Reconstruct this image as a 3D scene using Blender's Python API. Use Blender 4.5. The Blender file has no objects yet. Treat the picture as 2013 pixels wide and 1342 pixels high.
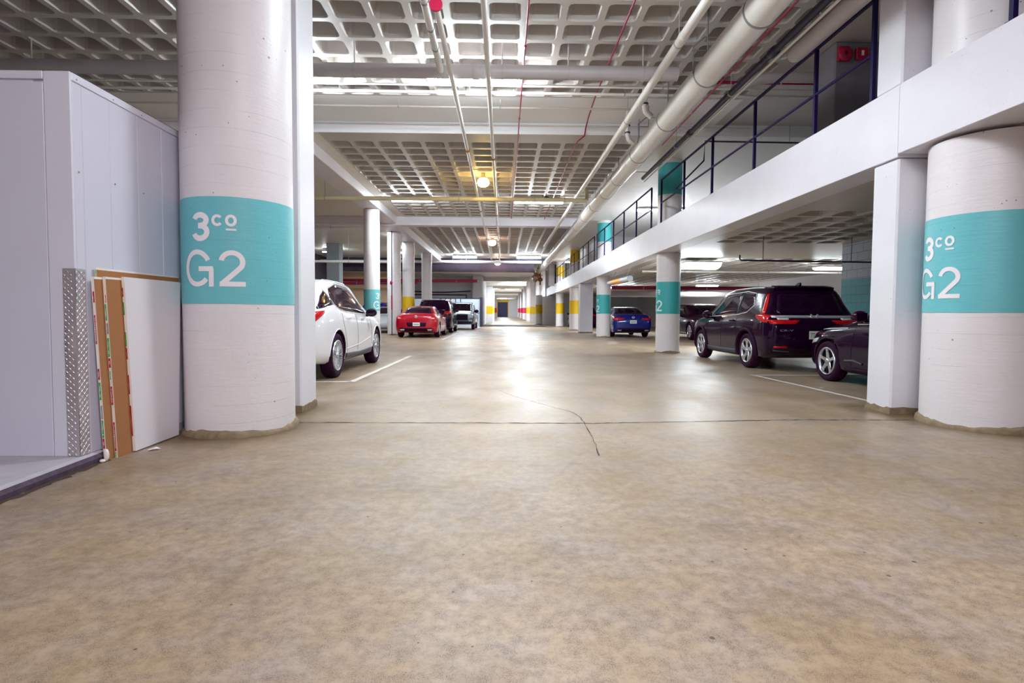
import bpy, bmesh, math, random
from mathutils import Vector, Matrix
from mathutils.bvhtree import BVHTree
random.seed(7)
PI = math.pi
scn = bpy.context.scene
col = scn.collection

# ------------------------------------------------------------------ camera, world, exposure
def make_camera():
    yaw, pitch, roll = math.radians(0.875), math.radians(2.5), math.radians(0.35)
    F = Vector((math.sin(yaw) * math.cos(pitch), math.cos(yaw) * math.cos(pitch), -math.sin(pitch)))
    R = Vector((math.cos(yaw), -math.sin(yaw), 0.0))
    U = R.cross(F)
    c, s = math.cos(roll), math.sin(roll)
    R2, U2 = c * R + s * U, -s * R + c * U
    cd = bpy.data.cameras.new('camera')
    cd.sensor_width = 36.0
    cd.lens = 1080.0 / 2013.0 * 36.0
    cd.shift_y = -7.95 / 2013.0
    cd.clip_start, cd.clip_end = 0.05, 400
    co = bpy.data.objects.new('camera', cd)
    col.objects.link(co)
    m = Matrix((R2, U2, -F)).transposed().to_4x4()
    m.translation = Vector((0, 0, 1.10))
    co.matrix_world = m
    scn.camera = co
make_camera()
w = bpy.data.worlds.new('world'); scn.world = w; w.use_nodes = True
w.node_tree.nodes['Background'].inputs[0].default_value = (0.80, 0.82, 1.0, 1)
w.node_tree.nodes['Background'].inputs[1].default_value = 0.5
scn.view_settings.view_transform = 'Standard'
scn.view_settings.look = 'None'
scn.view_settings.exposure = 0.17
scn.view_settings.gamma = 1.0
scn.view_settings.use_curve_mapping = False
LIGHT = 1.0          # overall lamp strength

# fluorescent lamps of the garage: (x, y, z, length along x, power, label)
COOL = (0.90, 0.96, 1.0)

# ------------------------------------------------------------------ node helpers / materials
def srgb(r, g, b):
    f = lambda c: (c / 255 / 12.92) if c / 255 <= 0.04045 else ((c / 255 + 0.055) / 1.055) ** 2.4
    return (f(r), f(g), f(b), 1.0)

class NT:
    def __init__(s, name):
        s.m = bpy.data.materials.new(name); s.m.use_nodes = True
        s.t = s.m.node_tree; s.b = s.t.nodes['Principled BSDF']
    def n(s, typ, **kw):
        nd = s.t.nodes.new(typ)
        for k, v in kw.items():
            setattr(nd, k, v)
        return nd
    def link(s, a, b): s.t.links.new(a, b)
    def val(s, inp, v):
        if hasattr(v, 'node'): s.link(v, inp)
        else: inp.default_value = v
    def math(s, op, a, b=0.0, clamp=False):
        nd = s.n('ShaderNodeMath', operation=op, use_clamp=clamp)
        s.val(nd.inputs[0], a); s.val(nd.inputs[1], b)
        return nd.outputs[0]
    def mix(s, f, a, b):
        nd = s.n('ShaderNodeMix', data_type='RGBA')
        s.val(nd.inputs[0], f); s.val(nd.inputs[6], a); s.val(nd.inputs[7], b)
        return nd.outputs[2]
    def coord(s, what='Object', scale=(1, 1, 1)):
        tc = s.n('ShaderNodeTexCoord')
        if scale == (1, 1, 1): return tc.outputs[what]
        mp = s.n('ShaderNodeMapping'); s.link(tc.outputs[what], mp.inputs[0])
        mp.inputs['Scale'].default_value = scale
        return mp.outputs[0]
    def noise(s, vec, scale, detail=4, rough=0.55):
        nd = s.n('ShaderNodeTexNoise'); s.link(vec, nd.inputs['Vector'])
        nd.inputs['Scale'].default_value = scale; nd.inputs['Detail'].default_value = detail
        nd.inputs['Roughness'].default_value = rough
        return nd.outputs['Fac']
    def vor(s, vec, scale):
        nd = s.n('ShaderNodeTexVoronoi'); s.link(vec, nd.inputs['Vector'])
        nd.inputs['Scale'].default_value = scale
        return nd
    def ramp(s, f, lo, hi):
        nd = s.n('ShaderNodeMapRange'); s.val(nd.inputs[0], f)
        nd.inputs[1].default_value = lo; nd.inputs[2].default_value = hi
        return nd.outputs[0]
    def bump(s, h, strength=0.3, dist=0.01):
        nd = s.n('ShaderNodeBump'); s.link(h, nd.inputs['Height'])
        nd.inputs['Strength'].default_value = strength; nd.inputs['Distance'].default_value = dist
        s.link(nd.outputs[0], s.b.inputs['Normal'])

def M(name, rgb, rough=0.5, metal=0.0, bump=0.0, bscale=40, var=0.0, spec=0.5, coat=0.0, emit=None, estr=0.0, vscale=3.0):
    k = NT(name); b = k.b
    b.inputs['Roughness'].default_value = rough; b.inputs['Metallic'].default_value = metal
    b.inputs['Specular IOR Level'].default_value = spec
    if coat:
        b.inputs['Coat Weight'].default_value = coat; b.inputs['Coat Roughness'].default_value = 0.04
    c = srgb(*rgb)
    if var or bump:
        v = k.coord('Object')
        if var:
            f = k.ramp(k.noise(v, vscale, 5), 0.3, 0.7)
            dark = tuple(x * (1 - var) for x in c[:3]) + (1,)
            k.val(b.inputs['Base Color'], k.mix(f, dark, c))
        else: b.inputs['Base Color'].default_value = c
        if bump: k.bump(k.noise(v, bscale, 3), bump, 0.004)
    else:
        b.inputs['Base Color'].default_value = c
    if emit:
        b.inputs['Emission Color'].default_value = srgb(*emit); b.inputs['Emission Strength'].default_value = estr
    return k.m

def painted_concrete(name, rgb, lines=True, pitch=0.158, rough=0.42, speck=0.5):
    """brush-painted board-marked concrete: faint form rings, pits and chips"""
    k = NT(name); v = k.coord('Object')
    sep = k.n('ShaderNodeSeparateXYZ'); k.link(v, sep.inputs[0])
    z = k.math('ADD', sep.outputs[2], k.math('MULTIPLY', k.noise(v, 1.2, 2), 0.05))
    fr = k.math('FRACT', k.math('DIVIDE', z, pitch))
    ln = k.math('LESS_THAN', fr, 0.028)
    msk = k.ramp(k.noise(v, 2.1, 3), 0.42, 0.62)
    ln = k.math('MULTIPLY', ln, msk)
    vo = k.vor(v, 9.0)
    sz = k.math('MULTIPLY', k.noise(v, 1.7, 2), 0.34)
    sp = k.math('LESS_THAN', vo.outputs['Distance'], k.math('SUBTRACT', sz, 0.128))
    sp = k.math('MULTIPLY', sp, speck)
    scr = k.math('MULTIPLY', k.ramp(k.noise(k.coord('Object', (7, 7, 70)), 1.0, 3, 0.6), 0.68, 0.74), k.ramp(k.noise(v, 3.0, 3), 0.48, 0.62))
    c = srgb(*rgb); d = tuple(x * 0.93 for x in c[:3]) + (1,)
    base = k.mix(k.ramp(k.noise(v, 1.3, 5), 0.35, 0.7), d, c)
    grey = tuple(x * 0.45 for x in c[:3]) + (1,)
    if lines: base = k.mix(k.math('MULTIPLY', ln, 0.40), base, grey)
    base = k.mix(k.math('MULTIPLY', scr, 0.55 * speck), base, grey)
    base = k.mix(sp, base, tuple(x * 0.16 for x in c[:3]) + (1,))
    k.link(base, k.b.inputs['Base Color'])
    k.b.inputs['Roughness'].default_value = rough
    st = k.noise(k.coord('Object', (5, 5, 60)), 1.0, 3)
    h = k.math('SUBTRACT', k.math('ADD', k.noise(v, 26, 4), st), k.math('MULTIPLY', ln if lines else sp, 2.0))
    k.bump(h, 0.22, 0.006)
    return k.m

def floor_material():
    k = NT('sealed_concrete_floor'); v = k.coord('Object')
    sep = k.n('ShaderNodeSeparateXYZ'); k.link(v, sep.inputs[0])
    seal = k.ramp(sep.outputs[1], 2.2, 5.6)                 # the sealer is worn off near the entrance
    n1 = k.ramp(k.noise(v, 0.9, 5, 0.6), 0.40, 0.60)
    n2 = k.ramp(k.noise(v, 2.2, 7, 0.68), 0.44, 0.66)
    n3 = k.noise(v, 230, 3, 0.8)
    n5 = k.noise(v, 14, 6, 0.8)
    n4 = k.ramp(k.noise(v, 1.15, 9, 0.76), 0.52, 0.68)
    worn = k.math('SUBTRACT', 1.0, seal)
    c = k.mix(n1, srgb(156, 134, 104), srgb(172, 151, 126))
    c = k.mix(k.math('MULTIPLY', n2, 0.65), c, srgb(158, 145, 139))
    c = k.mix(k.math('MULTIPLY', n4, k.math('ADD', 0.14, k.math('MULTIPLY', worn, 0.56))), c, srgb(112, 90, 66))
    lft = k.math('ADD', k.ramp(sep.outputs[0], 0.2, -2.6), k.math('MULTIPLY', k.ramp(sep.outputs[0], 1.8, 4.6), k.ramp(sep.outputs[1], 14.0, 5.0)))
    g2 = k.math('MULTIPLY', k.ramp(k.noise(v, 1.7, 9, 0.78), 0.40, 0.66), lft, True)
    c = k.mix(k.math('MULTIPLY', g2, 0.5), c, srgb(104, 84, 58))
    fine = k.math('MULTIPLY', k.ramp(n3, 0.62, 0.40), k.ramp(n5, 0.40, 0.62))
    c = k.mix(k.math('MULTIPLY', fine, k.math('ADD', 0.38, k.math('MULTIPLY', worn, 0.55))), c, srgb(84, 64, 50))
    vo = k.vor(v, 7.0)
    sp = k.math('LESS_THAN', vo.outputs['Distance'], k.math('SUBTRACT', k.math('MULTIPLY', k.noise(v, 1.9, 2), 0.19), 0.05))
    c = k.mix(k.math('MULTIPLY', sp, 0.8), c, srgb(52, 40, 36))
    st = k.ramp(k.noise(k.coord('Object', (1.0, 2.2, 1)), 0.9, 8, 0.74), 0.58, 0.70)
    c = k.mix(k.math('MULTIPLY', st, 0.48), c, srgb(88, 68, 50))
    # oily yellowish grime collected round the feet of the two near columns
    for cx, cy, r0, r1 in ((-2.49, 5.22, 0.47, 0.95), (4.86, 5.5, 0.50, 0.85), (-2.45, 6.2, 0.35, 0.7), (4.6, 6.2, 0.35, 0.7)):
        dx = k.math('SUBTRACT', sep.outputs[0], cx); dy = k.math('SUBTRACT', sep.outputs[1], cy)
        d = k.math('SQRT', k.math('ADD', k.math('MULTIPLY', dx, dx), k.math('MULTIPLY', dy, dy)))
        d = k.math('ADD', d, k.math('MULTIPLY', k.noise(v, 3.0, 6, .7), 0.5))
        c = k.mix(k.math('MULTIPLY', k.ramp(d, r1 + .25, r0 + .25), 0.8), c, srgb(92, 70, 30))
    k.link(c, k.b.inputs['Base Color'])
    r0 = k.math('SUBTRACT', 0.46, k.math('MULTIPLY', seal, 0.17))
    pt = k.ramp(k.noise(k.coord('Object', (1.0, .45, 1)), 1.3, 4, 0.55), 0.36, 0.64)
    k.link(k.math('ADD', r0, k.math('MULTIPLY', pt, 0.15)), k.b.inputs['Roughness'])
    k.b.inputs['Specular IOR Level'].default_value = 0.5
    k.bump(k.math('ADD', n3, k.math('MULTIPLY', k.noise(v, 7, 4), 1.2)), 0.16, 0.006)
    return k.m

def block_material():
    k = NT('painted_block_wall'); v = k.coord('Object')
    sep = k.n('ShaderNodeSeparateXYZ'); k.link(v, sep.inputs[0])
    cmb = k.n('ShaderNodeCombineXYZ')
    k.link(k.math('ADD', sep.outputs[0], sep.outputs[1]), cmb.inputs[0]); k.link(sep.outputs[2], cmb.inputs[1])
    br = k.n('ShaderNodeTexBrick'); k.link(cmb.outputs[0], br.inputs['Vector'])
    br.inputs['Scale'].default_value = 1.0
    br.inputs['Brick Width'].default_value = 0.4; br.inputs['Row Height'].default_value = 0.2
    br.inputs['Mortar Size'].default_value = 0.008
    up = k.math('GREATER_THAN', sep.outputs[2], 1.98)
    c = k.mix(up, srgb(40, 150, 160), srgb(172, 176, 190))
    c = k.mix(k.math('MULTIPLY', br.outputs['Fac'], 0.55), c, srgb(70, 80, 90))
    k.link(c, k.b.inputs['Base Color']); k.b.inputs['Roughness'].default_value = 0.6
    k.bump(k.math('SUBTRACT', k.noise(v, 60, 3), br.outputs['Fac']), 0.5, 0.008)
    return k.m

WHITE = painted_concrete('white_painted_concrete', (234, 228, 230), speck=.7)
WHITE2 = painted_concrete('white_painted_post', (230, 228, 234), lines=False, speck=0.35)
BEAMW = painted_concrete('white_painted_beam', (232, 228, 236), lines=False, speck=0.15)
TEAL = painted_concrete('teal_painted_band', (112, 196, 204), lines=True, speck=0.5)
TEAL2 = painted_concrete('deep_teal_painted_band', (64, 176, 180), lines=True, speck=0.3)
YELLOW = M('yellow_painted_band', (236, 190, 10), 0.5)
REDBAND = M('red_painted_band', (226, 40, 80), 0.5)
LETTER = M('white_lettering_paint', (242, 236, 240), 0.5)
SKIRT = M('grimy_bare_concrete_skirt', (146, 126, 98), 0.85, bump=0.5, bscale=60, var=0.4, vscale=14)
CEIL = M('painted_waffle_ceiling', (198, 191, 185), 0.40, var=0.06)
CEILD = M('painted_flat_soffit', (230, 225, 216), 0.5, var=0.06)
STEPW = M('lamp_lit_step_white', (244, 242, 242), 0.45)  # whiter than the ceiling: lamp light on the step put into the colour
WALLW = M('painted_wall', (226, 224, 228), 0.6, var=0.05)
PEACH = M('warm_painted_wall', (240, 205, 165), 0.6, var=0.08)
FLOOR = floor_material()
BLOCK = block_material()
LINE = M('worn_white_line_paint', (222, 214, 204), 0.5, var=0.12, vscale=12)
JOINT = M('dark_joint_filler', (52, 40, 36), 0.8)
CURB = M('light_grey_curb_concrete', (186, 180, 188), 0.75, bump=0.5, bscale=50, var=0.18, vscale=5)
PIPEW = M('white_painted_pipe', (226, 221, 214), 0.35, var=0.05)
PIPEG = M('grey_painted_pipe', (188, 180, 180), 0.45, var=0.10)
PIPEC = M('cream_painted_pipe', (216, 204, 170), 0.4, var=0.06)
PIPER = M('maroon_conduit', (150, 14, 60), 0.4)
PIPED = M('dark_blue_black_pipe', (34, 32, 62), 0.4, var=0.3, vscale=14)
STRAP = M('galvanised_strap', (150, 150, 152), 0.4, metal=0.6)
RODM = M('grey_hanger_rod', (176, 172, 168), 0.5)
RAIL = M('navy_painted_rail', (22, 8, 66), 0.5, spec=.25)
BOXW = M('white_enameled_panel', (214, 212, 226), 0.33, var=0.04, vscale=1.0)
BOXS = M('white_enameled_trim', (220, 218, 230), 0.35)
DIAM = M('diamond_plate_aluminium', (200, 192, 196), 0.30, metal=0.55, bump=0.1, bscale=90)
CARD = M('brown_board_backing', (166, 112, 68), 0.8, var=0.08, vscale=10)
BOARDW = M('off_white_board_face', (224, 218, 222), 0.55)
BOARDE = M('board_edge_paper', (238, 228, 220), 0.7)
PRED = M('red_print', (190, 20, 50), 0.6)
PGREEN = M('green_print', (40, 170, 50), 0.6)
PGREY = M('grey_print', (150, 150, 160), 0.6)
LAMPT = M('fluorescent_diffuser', (245, 250, 255), 0.4, emit=(236, 248, 255), estr=140.0)
LAMPF = M('far_fluorescent_diffuser', (245, 250, 255), 0.4, emit=(236, 248, 255), estr=175.0)
LAMPN = M('near_bay_fluorescent_diffuser', (245, 250, 255), 0.4, emit=(236, 248, 255), estr=110.0)
LAMPK = M('pinkish_fluorescent_diffuser', (255, 246, 250), 0.4, emit=(246, 245, 254), estr=120.0)
LAMPS = M('soft_square_diffuser', (245, 250, 255), 0.4, emit=(236, 248, 255), estr=40.0)
LAMPW = M('warm_globe_glass', (255, 240, 200), 0.4, emit=(255, 214, 120), estr=40.0)
LAMPP = M('pinkish_globe_glass', (255, 236, 226), 0.4, emit=(255, 216, 190), estr=30.0)
LAMPH = M('white_lamp_housing', (226, 226, 228), 0.45)
DOORB = M('dark_blue_door_paint', (22, 18, 78), 0.5)
PANELG = M('grey_enclosure_panel', (168, 178, 186), 0.5, var=0.06)
DARKN = M('dark_navy_panel', (26, 22, 58), 0.5)
ALARM = M('red_alarm_plastic', (170, 10, 60), 0.4)
ORANGE = M('orange_sticker', (240, 160, 30), 0.5)
TUBEG = M('light_grey_tube', (186, 190, 200), 0.4)
RUST = M('rust_stain', (150, 96, 50), 0.8)
# car materials
def paint(name, rgb, metal=0.0, rough=0.3, coat=0.7, spec=0.25): return M(name, rgb, rough, metal=metal, coat=coat, spec=spec)
P_WHITE = paint('pearl_white_car_paint', (236, 234, 238))
P_BLACK = paint('black_car_paint', (30, 2, 34), coat=0.45, spec=0.1, rough=.2)
P_RED = paint('red_car_paint', (176, 0, 34))
P_BLUE = paint('deep_blue_car_paint', (18, 30, 120))
P_GREY = paint('steel_grey_car_paint', (86, 108, 128))
P_SILV = paint('silver_car_paint', (190, 190, 198))
P_MAR = paint('dark_maroon_car_paint', (56, 0, 44), coat=.4, spec=.1)
GLASS = M('dark_tinted_glass', (30, 2, 34), 0.04, spec=0.5)
TIRE = M('tire_rubber', (46, 4, 42), 0.8, spec=.2)
DARKP = M('dark_underbody_plastic', (40, 4, 38), 0.65, spec=.2)
CLAD = M('grey_black_cladding', (58, 64, 72), 0.5)
CHROME = M('bright_chrome', (226, 230, 236), 0.28, metal=0.55)
ALLOY = M('silver_alloy', (205, 208, 214), 0.25, metal=0.85)
ALLOYD = M('shaded_wheel_recess', (26, 12, 34), 0.6, spec=.2)  # near-black tone paints in the shade between the spokes
TAILR = M('red_tail_light_lens', (200, 14, 24), 0.12, spec=0.8)
LENS = M('clear_lamp_lens', (210, 216, 224), 0.1, spec=0.8)
PLATE = M('white_license_plate', (226, 230, 226), 0.5)
PLTX = M('dark_plate_characters', (24, 24, 60), 0.5)

# ------------------------------------------------------------------ object helpers
def tag(o, label=None, cat=None, group=None, kind=None):
    if label: o['label'] = label
    if cat: o['category'] = cat
    if group: o['group'] = group
    if kind: o['kind'] = kind
    return o
def thing(name, label, cat, loc=(0, 0, 0), rz=0.0, group=None):
    o = bpy.data.objects.new(name, None); col.objects.link(o)
    o.empty_display_size = 0.2
    o.location = loc; o.rotation_euler = (0, 0, rz)
    if cat in ('column', 'post'): o['kind'] = 'thing'
    return tag(o, label, cat, group)

class MB:
    """collects shapes, links them as ONE mesh object"""
    def __init__(s): s.v = []; s.f = []; s.mi = []; s.sm = []
    def add(s, verts, faces, mi=0, smooth=False):
        b = len(s.v); s.v.extend([tuple(p) for p in verts])
        for f in faces:
            s.f.append(tuple(b + i for i in f)); s.mi.append(mi); s.sm.append(smooth)
        return s
    def box(s, x0, x1, y0, y1, z0, z1, mi=0):
        v = [(x, y, z) for z in (z0, z1) for y in (y0, y1) for x in (x0, x1)]
        return s.add(v, [(0, 2, 3, 1), (4, 5, 7, 6), (0, 1, 5, 4), (2, 6, 7, 3), (0, 4, 6, 2), (1, 3, 7, 5)], mi)
    def hexa(s, p, mi=0):
        """p: 4 bottom corners then 4 top corners, both counter-clockwise seen from above"""
        return s.add(p, [(3, 2, 1, 0), (4, 5, 6, 7), (0, 1, 5, 4), (1, 2, 6, 5), (2, 3, 7, 6), (3, 0, 4, 7)], mi)
    def bevbox(s, x0, x1, y0, y1, z0, z1, b=0.01, mi=0):
        """box with chamfered vertical and horizontal edges"""
        def ring(z, i):
            c = b if i else 0
            X0, X1, Y0, Y1 = x0 + (b - c), x1 - (b - c), y0 + (b - c), y1 - (b - c)
            return [(X0 + b, Y0, z), (X1 - b, Y0, z), (X1, Y0 + b, z), (X1, Y1 - b, z), (X1 - b, Y1, z), (X0 + b, Y1, z), (X0, Y1 - b, z), (X0, Y0 + b, z)]
        rs = [ring(z0, 0), ring(z0 + b, 1), ring(z1 - b, 1), ring(z1, 0)]
        v = [p for r in rs for p in r]; f = []
        for k in range(3):
            for i in range(8):
                j = (i + 1) % 8
                f.append((k * 8 + i, k * 8 + j, k * 8 + 8 + j, k * 8 + 8 + i))
        f.append(tuple(range(7, -1, -1))); f.append(tuple(range(24, 32)))
        return s.add(v, f, mi)
    def tube(s, pts, r, n=12, mi=0, caps=True, smooth=True):
        pts = [Vector(p) for p in pts]; rings = []
        up = None
        for i, p in enumerate(pts):
            d = (pts[min(i + 1, len(pts) - 1)] - pts[max(i - 1, 0)]).normalized()
            if up is None:
                up = Vector((0, 0, 1)) if abs(d.z) < 0.9 else Vector((1, 0, 0))
            a = (up - d * up.dot(d)).normalized(); up = a
            b = d.cross(a)
            rr = r[i] if isinstance(r, (list, tuple)) else r
            if 0 < i < len(pts) - 1:
                d0 = (p - pts[i - 1]).normalized(); co = max(0.5, d0.dot(d)); k = 1 / co
            else: k = 1
            rings.append([p + (a * math.cos(t) + b * math.sin(t)) * rr * (1 + 0 * k) for t in [2 * PI * j / n for j in range(n)]])
        v = [q for g in rings for q in g]; f = []
        for i in range(len(rings) - 1):
            for j in range(n):
                k = (j + 1) % n
                f.append((i * n + j, i * n + k, i * n + n + k, i * n + n + j))
        s.add(v, f, mi, smooth)
        if caps:
            s.add(rings[0], [tuple(range(n - 1, -1, -1))], mi); s.add(rings[-1], [tuple(range(n))], mi)
        return s
    def lathe(s, prof, n=32, axis='z', c=(0, 0, 0), mi=0, smooth=True, close=False):
        """prof: (radius, height) pairs"""
        v = []; f = []; m = len(prof)
        for r, h in prof:
            for j in range(n):
                t = 2 * PI * j / n
                a, b = r * math.cos(t), r * math.sin(t)
                p = {'z': (a, b, h), 'x': (h, a, b), 'y': (b, h, a)}[axis]
                v.append((c[0] + p[0], c[1] + p[1], c[2] + p[2]))
        for i in range(m - 1 if not close else m):
            for j in range(n):
                k = (j + 1) % n; i2 = (i + 1) % m
                f.append((i * n + j, i * n + k, i2 * n + k, i2 * n + j))
        return s.add(v, f, mi, smooth)
    def disc(s, c, r, n=24, axis='z', mi=0, flip=False):
        v = []
        for j in range(n):
            t = 2 * PI * j / n; a, b = r * math.cos(t), r * math.sin(t)
            p = {'z': (a, b, 0), 'x': (0, a, b), 'y': (b, 0, a)}[axis]
            v.append((c[0] + p[0], c[1] + p[1], c[2] + p[2]))
        f = tuple(range(n)) if not flip else tuple(range(n - 1, -1, -1))
        return s.add(v, [f], mi)
    def ball(s, c, rx, ry, rz, n=16, m=10, mi=0):
        v = [(c[0], c[1], c[2] - rz)]; f = []
        for i in range(1, m):
            a = -PI / 2 + PI * i / m
            for j in range(n):
                t = 2 * PI * j / n
                v.append((c[0] + rx * math.cos(a) * math.cos(t), c[1] + ry * math.cos(a) * math.sin(t), c[2] + rz * math.sin(a)))
        v.append((c[0], c[1], c[2] + rz)); L = len(v) - 1
        for j in range(n):
            k = (j + 1) % n
            f.append((0, 1 + k, 1 + j))
            for i in range(m - 2):
                f.append((1 + i * n + j, 1 + i * n + k, 1 + (i + 1) * n + k, 1 + (i + 1) * n + j))
            f.append((1 + (m - 2) * n + j, 1 + (m - 2) * n + k, L))
        return s.add(v, f, mi, True)
    def xf(s, mat):
        s.v = [tuple(mat @ Vector(p)) for p in s.v]; return s
    def build(s, name, mats, parent=None, kind=None):
        me = bpy.data.meshes.new(name); me.from_pydata(s.v, [], s.f)
        ms = mats if isinstance(mats, (list, tuple)) else [mats]
        for m in ms: me.materials.append(m)
        me.polygons.foreach_set('material_index', s.mi)
        me.polygons.foreach_set('use_smooth', s.sm)
        me.update()
        o = bpy.data.objects.new(name, me); col.objects.link(o)
        if parent is not None: o.parent = parent
        if kind: o['kind'] = kind
        return o

def fix_normals(o):
    bm = bmesh.new(); bm.from_mesh(o.data)
    bmesh.ops.recalc_face_normals(bm, faces=bm.faces); bm.to_mesh(o.data); bm.free()

def copy_tree(o, parent=None):
    c = o.copy(); col.objects.link(c)
    if parent is not None: c.parent = parent
    for ch in list(o.children):
        copy_tree(ch, c)
    return c

def text_mesh(s):
    cu = bpy.data.curves.new('t', 'FONT'); cu.body = s; cu.resolution_u = 8
    ob = bpy.data.objects.new('t', cu); col.objects.link(ob)
    bpy.context.view_layer.update()
    me = bpy.data.meshes.new_from_object(ob.evaluated_get(bpy.context.evaluated_depsgraph_get()))
    bpy.data.objects.remove(ob); bpy.data.curves.remove(cu)
    bm = bmesh.new(); bm.from_mesh(me); bpy.data.meshes.remove(me)
    return bm
def text_verts(s, x0, x1, z0, z1, step=None):
    """text fitted to a rectangle: (verts [(x, z)], faces)"""
    bm = text_mesh(s)
    xs = [v.co.x for v in bm.verts]; ys = [v.co.y for v in bm.verts]
    ax, bx, ay, by = min(xs), max(xs), min(ys), max(ys)
    for v in bm.verts:
        v.co = Vector((x0 + (v.co.x - ax) / (bx - ax) * (x1 - x0), z0 + (v.co.y - ay) / (by - ay) * (z1 - z0), 0))
    if step:
        k = x0 + step
        while k < x1:
            bmesh.ops.bisect_plane(bm, geom=bm.verts[:] + bm.edges[:] + bm.faces[:], plane_co=(k, 0, 0), plane_no=(1, 0, 0))
            k += step
    bm.verts.index_update()
    vs = [(v.co.x, v.co.y) for v in bm.verts]; fs = [tuple(v.index for v in f.verts) for f in bm.faces]
    bm.free(); return vs, fs

# ================================================================== THE SETTING
ZC1, ZC2, ZF = 5.72, 5.45, 4.40      # ceiling heights: near bay, next bays, far aisle
ZB0, ZB1 = 2.84, 3.62                # mezzanine edge beam
P = 0.603
def waffle(mb, x0, y0, nx, ny, z, p=P, op=0.50, depth=0.30):
    h = op / 2; r = 0.075
    def ring(cx, cy, h, r, z):
        out = []
        for sx, sy, a0 in ((-1, -1, PI), (1, -1, 1.5 * PI), (1, 1, 0.0), (-1, 1, 0.5 * PI)):
            for t in (0.0, 0.5, 1.0):
                a = a0 + t * PI / 2
                out.append((cx + sx * (h - r) + r * math.cos(a), cy + sy * (h - r) + r * math.sin(a), z))
        return out
    fc = []
    for c in range(4):
        d = (c + 1) % 4
        fc += [(c, 4 + 3 * c + 1, 4 + 3 * c), (c, 4 + 3 * c + 2, 4 + 3 * c + 1), (c, d, 4 + 3 * d, 4 + 3 * c + 2)]
    for i in range(12):
        j = (i + 1) % 12
        fc.append((4 + i, 4 + j, 16 + j, 16 + i))
        fc.append((16 + i, 16 + j, 28 + j, 28 + i))
    fc.append(tuple(range(28, 40)))
    for i in range(nx):
        for j in range(ny):
            cx, cy = x0 + (i + .5) * p, y0 + (j + .5) * p; q = p / 2
            v = [(cx - q, cy - q, z), (cx + q, cy - q, z), (cx + q, cy + q, z), (cx - q, cy + q, z)]
            v += ring(cx, cy, h, r, z) + ring(cx, cy, h - 0.012, r - .008, z + 0.03) + ring(cx, cy, h - 0.05, r - .02, z + depth)
            mb.add(v, fc)
def struct(name, mb, m): return mb.build(name, m, kind='structure')

XL, XR, YB = -14.0, 13.5, -8.0
# floor: level, then a gentle ramp up along the far aisle
b = MB(); b.box(XL, XR, YB, 56.0, -0.2, 0.0); struct('floor', b, FLOOR)
b = MB(); b.hexa([(XL, 56, -.2), (XR, 56, -.2), (XR, 121, -.2), (XL, 121, -.2), (XL, 56, 0), (XR, 56, 0), (XR, 121, .33), (XL, 121, .33)])
struct('floor', b, FLOOR)
# ceilings
xa = 0.3015 - 22 * P
b = MB(); waffle(b, xa, 11.96 - 30 * P, 30, 30, ZC1); xb = xa + 30 * P
T = 0.45
b.box(XL, xa, YB, 13.57, ZC1, ZC1 + T); b.box(xb, XR, YB, 13.57, ZC1, ZC1 + T)
b.box(xa, xb, YB, 11.96 - 30 * P, ZC1, ZC1 + T)
struct('ceiling', b, CEIL)
xa2 = 0.3015 - 8 * P; xb2 = xa2 + 13 * P
b = MB(); waffle(b, xa2, 14.17, 13, 18, ZC2)
y1 = 14.17 + 18 * P
b.box(xa2, xb2, 13.57, 14.17, ZC2, ZC1 + T); b.box(xa2, xb2, y1, 25.8, ZC2, ZC2 + T)
waffle(b, xa2, 25.8, 13, 24, ZC2); y2 = 25.8 + 24 * P
b.box(xa2, xb2, y2, 44.0, ZC2, ZC2 + T); b.box(2.4, xb2, 44.0, 50.0, ZC2, ZC2 + T)
struct('ceiling', b, CEIL)
b = MB(); b.box(XL, xa2, 13.57, 44.0, ZC2, ZC1 + T); b.box(xb2, XR, 13.57, 50.0, ZC2, ZC1 + T)
struct('ceiling', b, CEILD)
b = MB(); b.box(XL, 2.4, 44.4, 121, ZF, ZF + T); b.box(2.4, XR, 50.0, 121, ZC2, ZC1 + T); b.box(2.3, 2.4, 44.4, 121, ZF + T, ZC2)
bk = MB(); bk.box(XL, 2.4, 44.0, 44.399, ZF, ZC1); struct('wall_bulkhead', bk, M('unlit_dark_bulkhead', (74, 62, 78), .8, var=.3))  # dark tone stands in for the unlit space behind the far pipes
for k in range(9): b.box(-1.9, 2.4, 51 + 8 * k, 51.5 + 8 * k, ZF - 0.32, ZF)
struct('ceiling', b, CEILD)
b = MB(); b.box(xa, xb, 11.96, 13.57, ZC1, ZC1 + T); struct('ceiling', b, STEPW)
b = MB(); b.box(XL, XR, 13.55, 13.569, ZC2 + .002, ZC1 - .001); struct('trim_6', b, STEPW)  # thin white sheet that paints lamp light onto the step face
# mezzanine slab: waffle soffit below, deck above
b = MB(); waffle(b, 5.05, 9.10, 5, 7, ZB0, depth=.28); waffle(b, 5.05 + 5 * P + .6, 9.10, 8, 7, ZB0, depth=.28)
waffle(b, 5.05, 16.9, 13, 50, ZB0, depth=.28)
x5 = 5.05 + 5 * P
b.box(x5, x5 + .6, 9.1, 9.1 + 7 * P, ZB0, ZB0 + .3)
b.box(4.752, 5.05, YB, 56, ZB0, ZB0 + .3); b.box(5.05, XR, YB, 9.1, ZB0, ZB0 + .3)
b.box(5.05, XR, 9.1 + 7 * P, 16.9, ZB0, ZB0 + .3); b.box(5.05, XR, 16.9 + 50 * P, 56, ZB0, ZB0 + .3)
b.box(x5 + .6 + 8 * P, XR, 9.1, 9.1 + 7 * P, ZB0, ZB0 + .3); b.box(5.05 + 13 * P, XR, 16.9, 16.9 + 50 * P, ZB0, ZB0 + .3)
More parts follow.
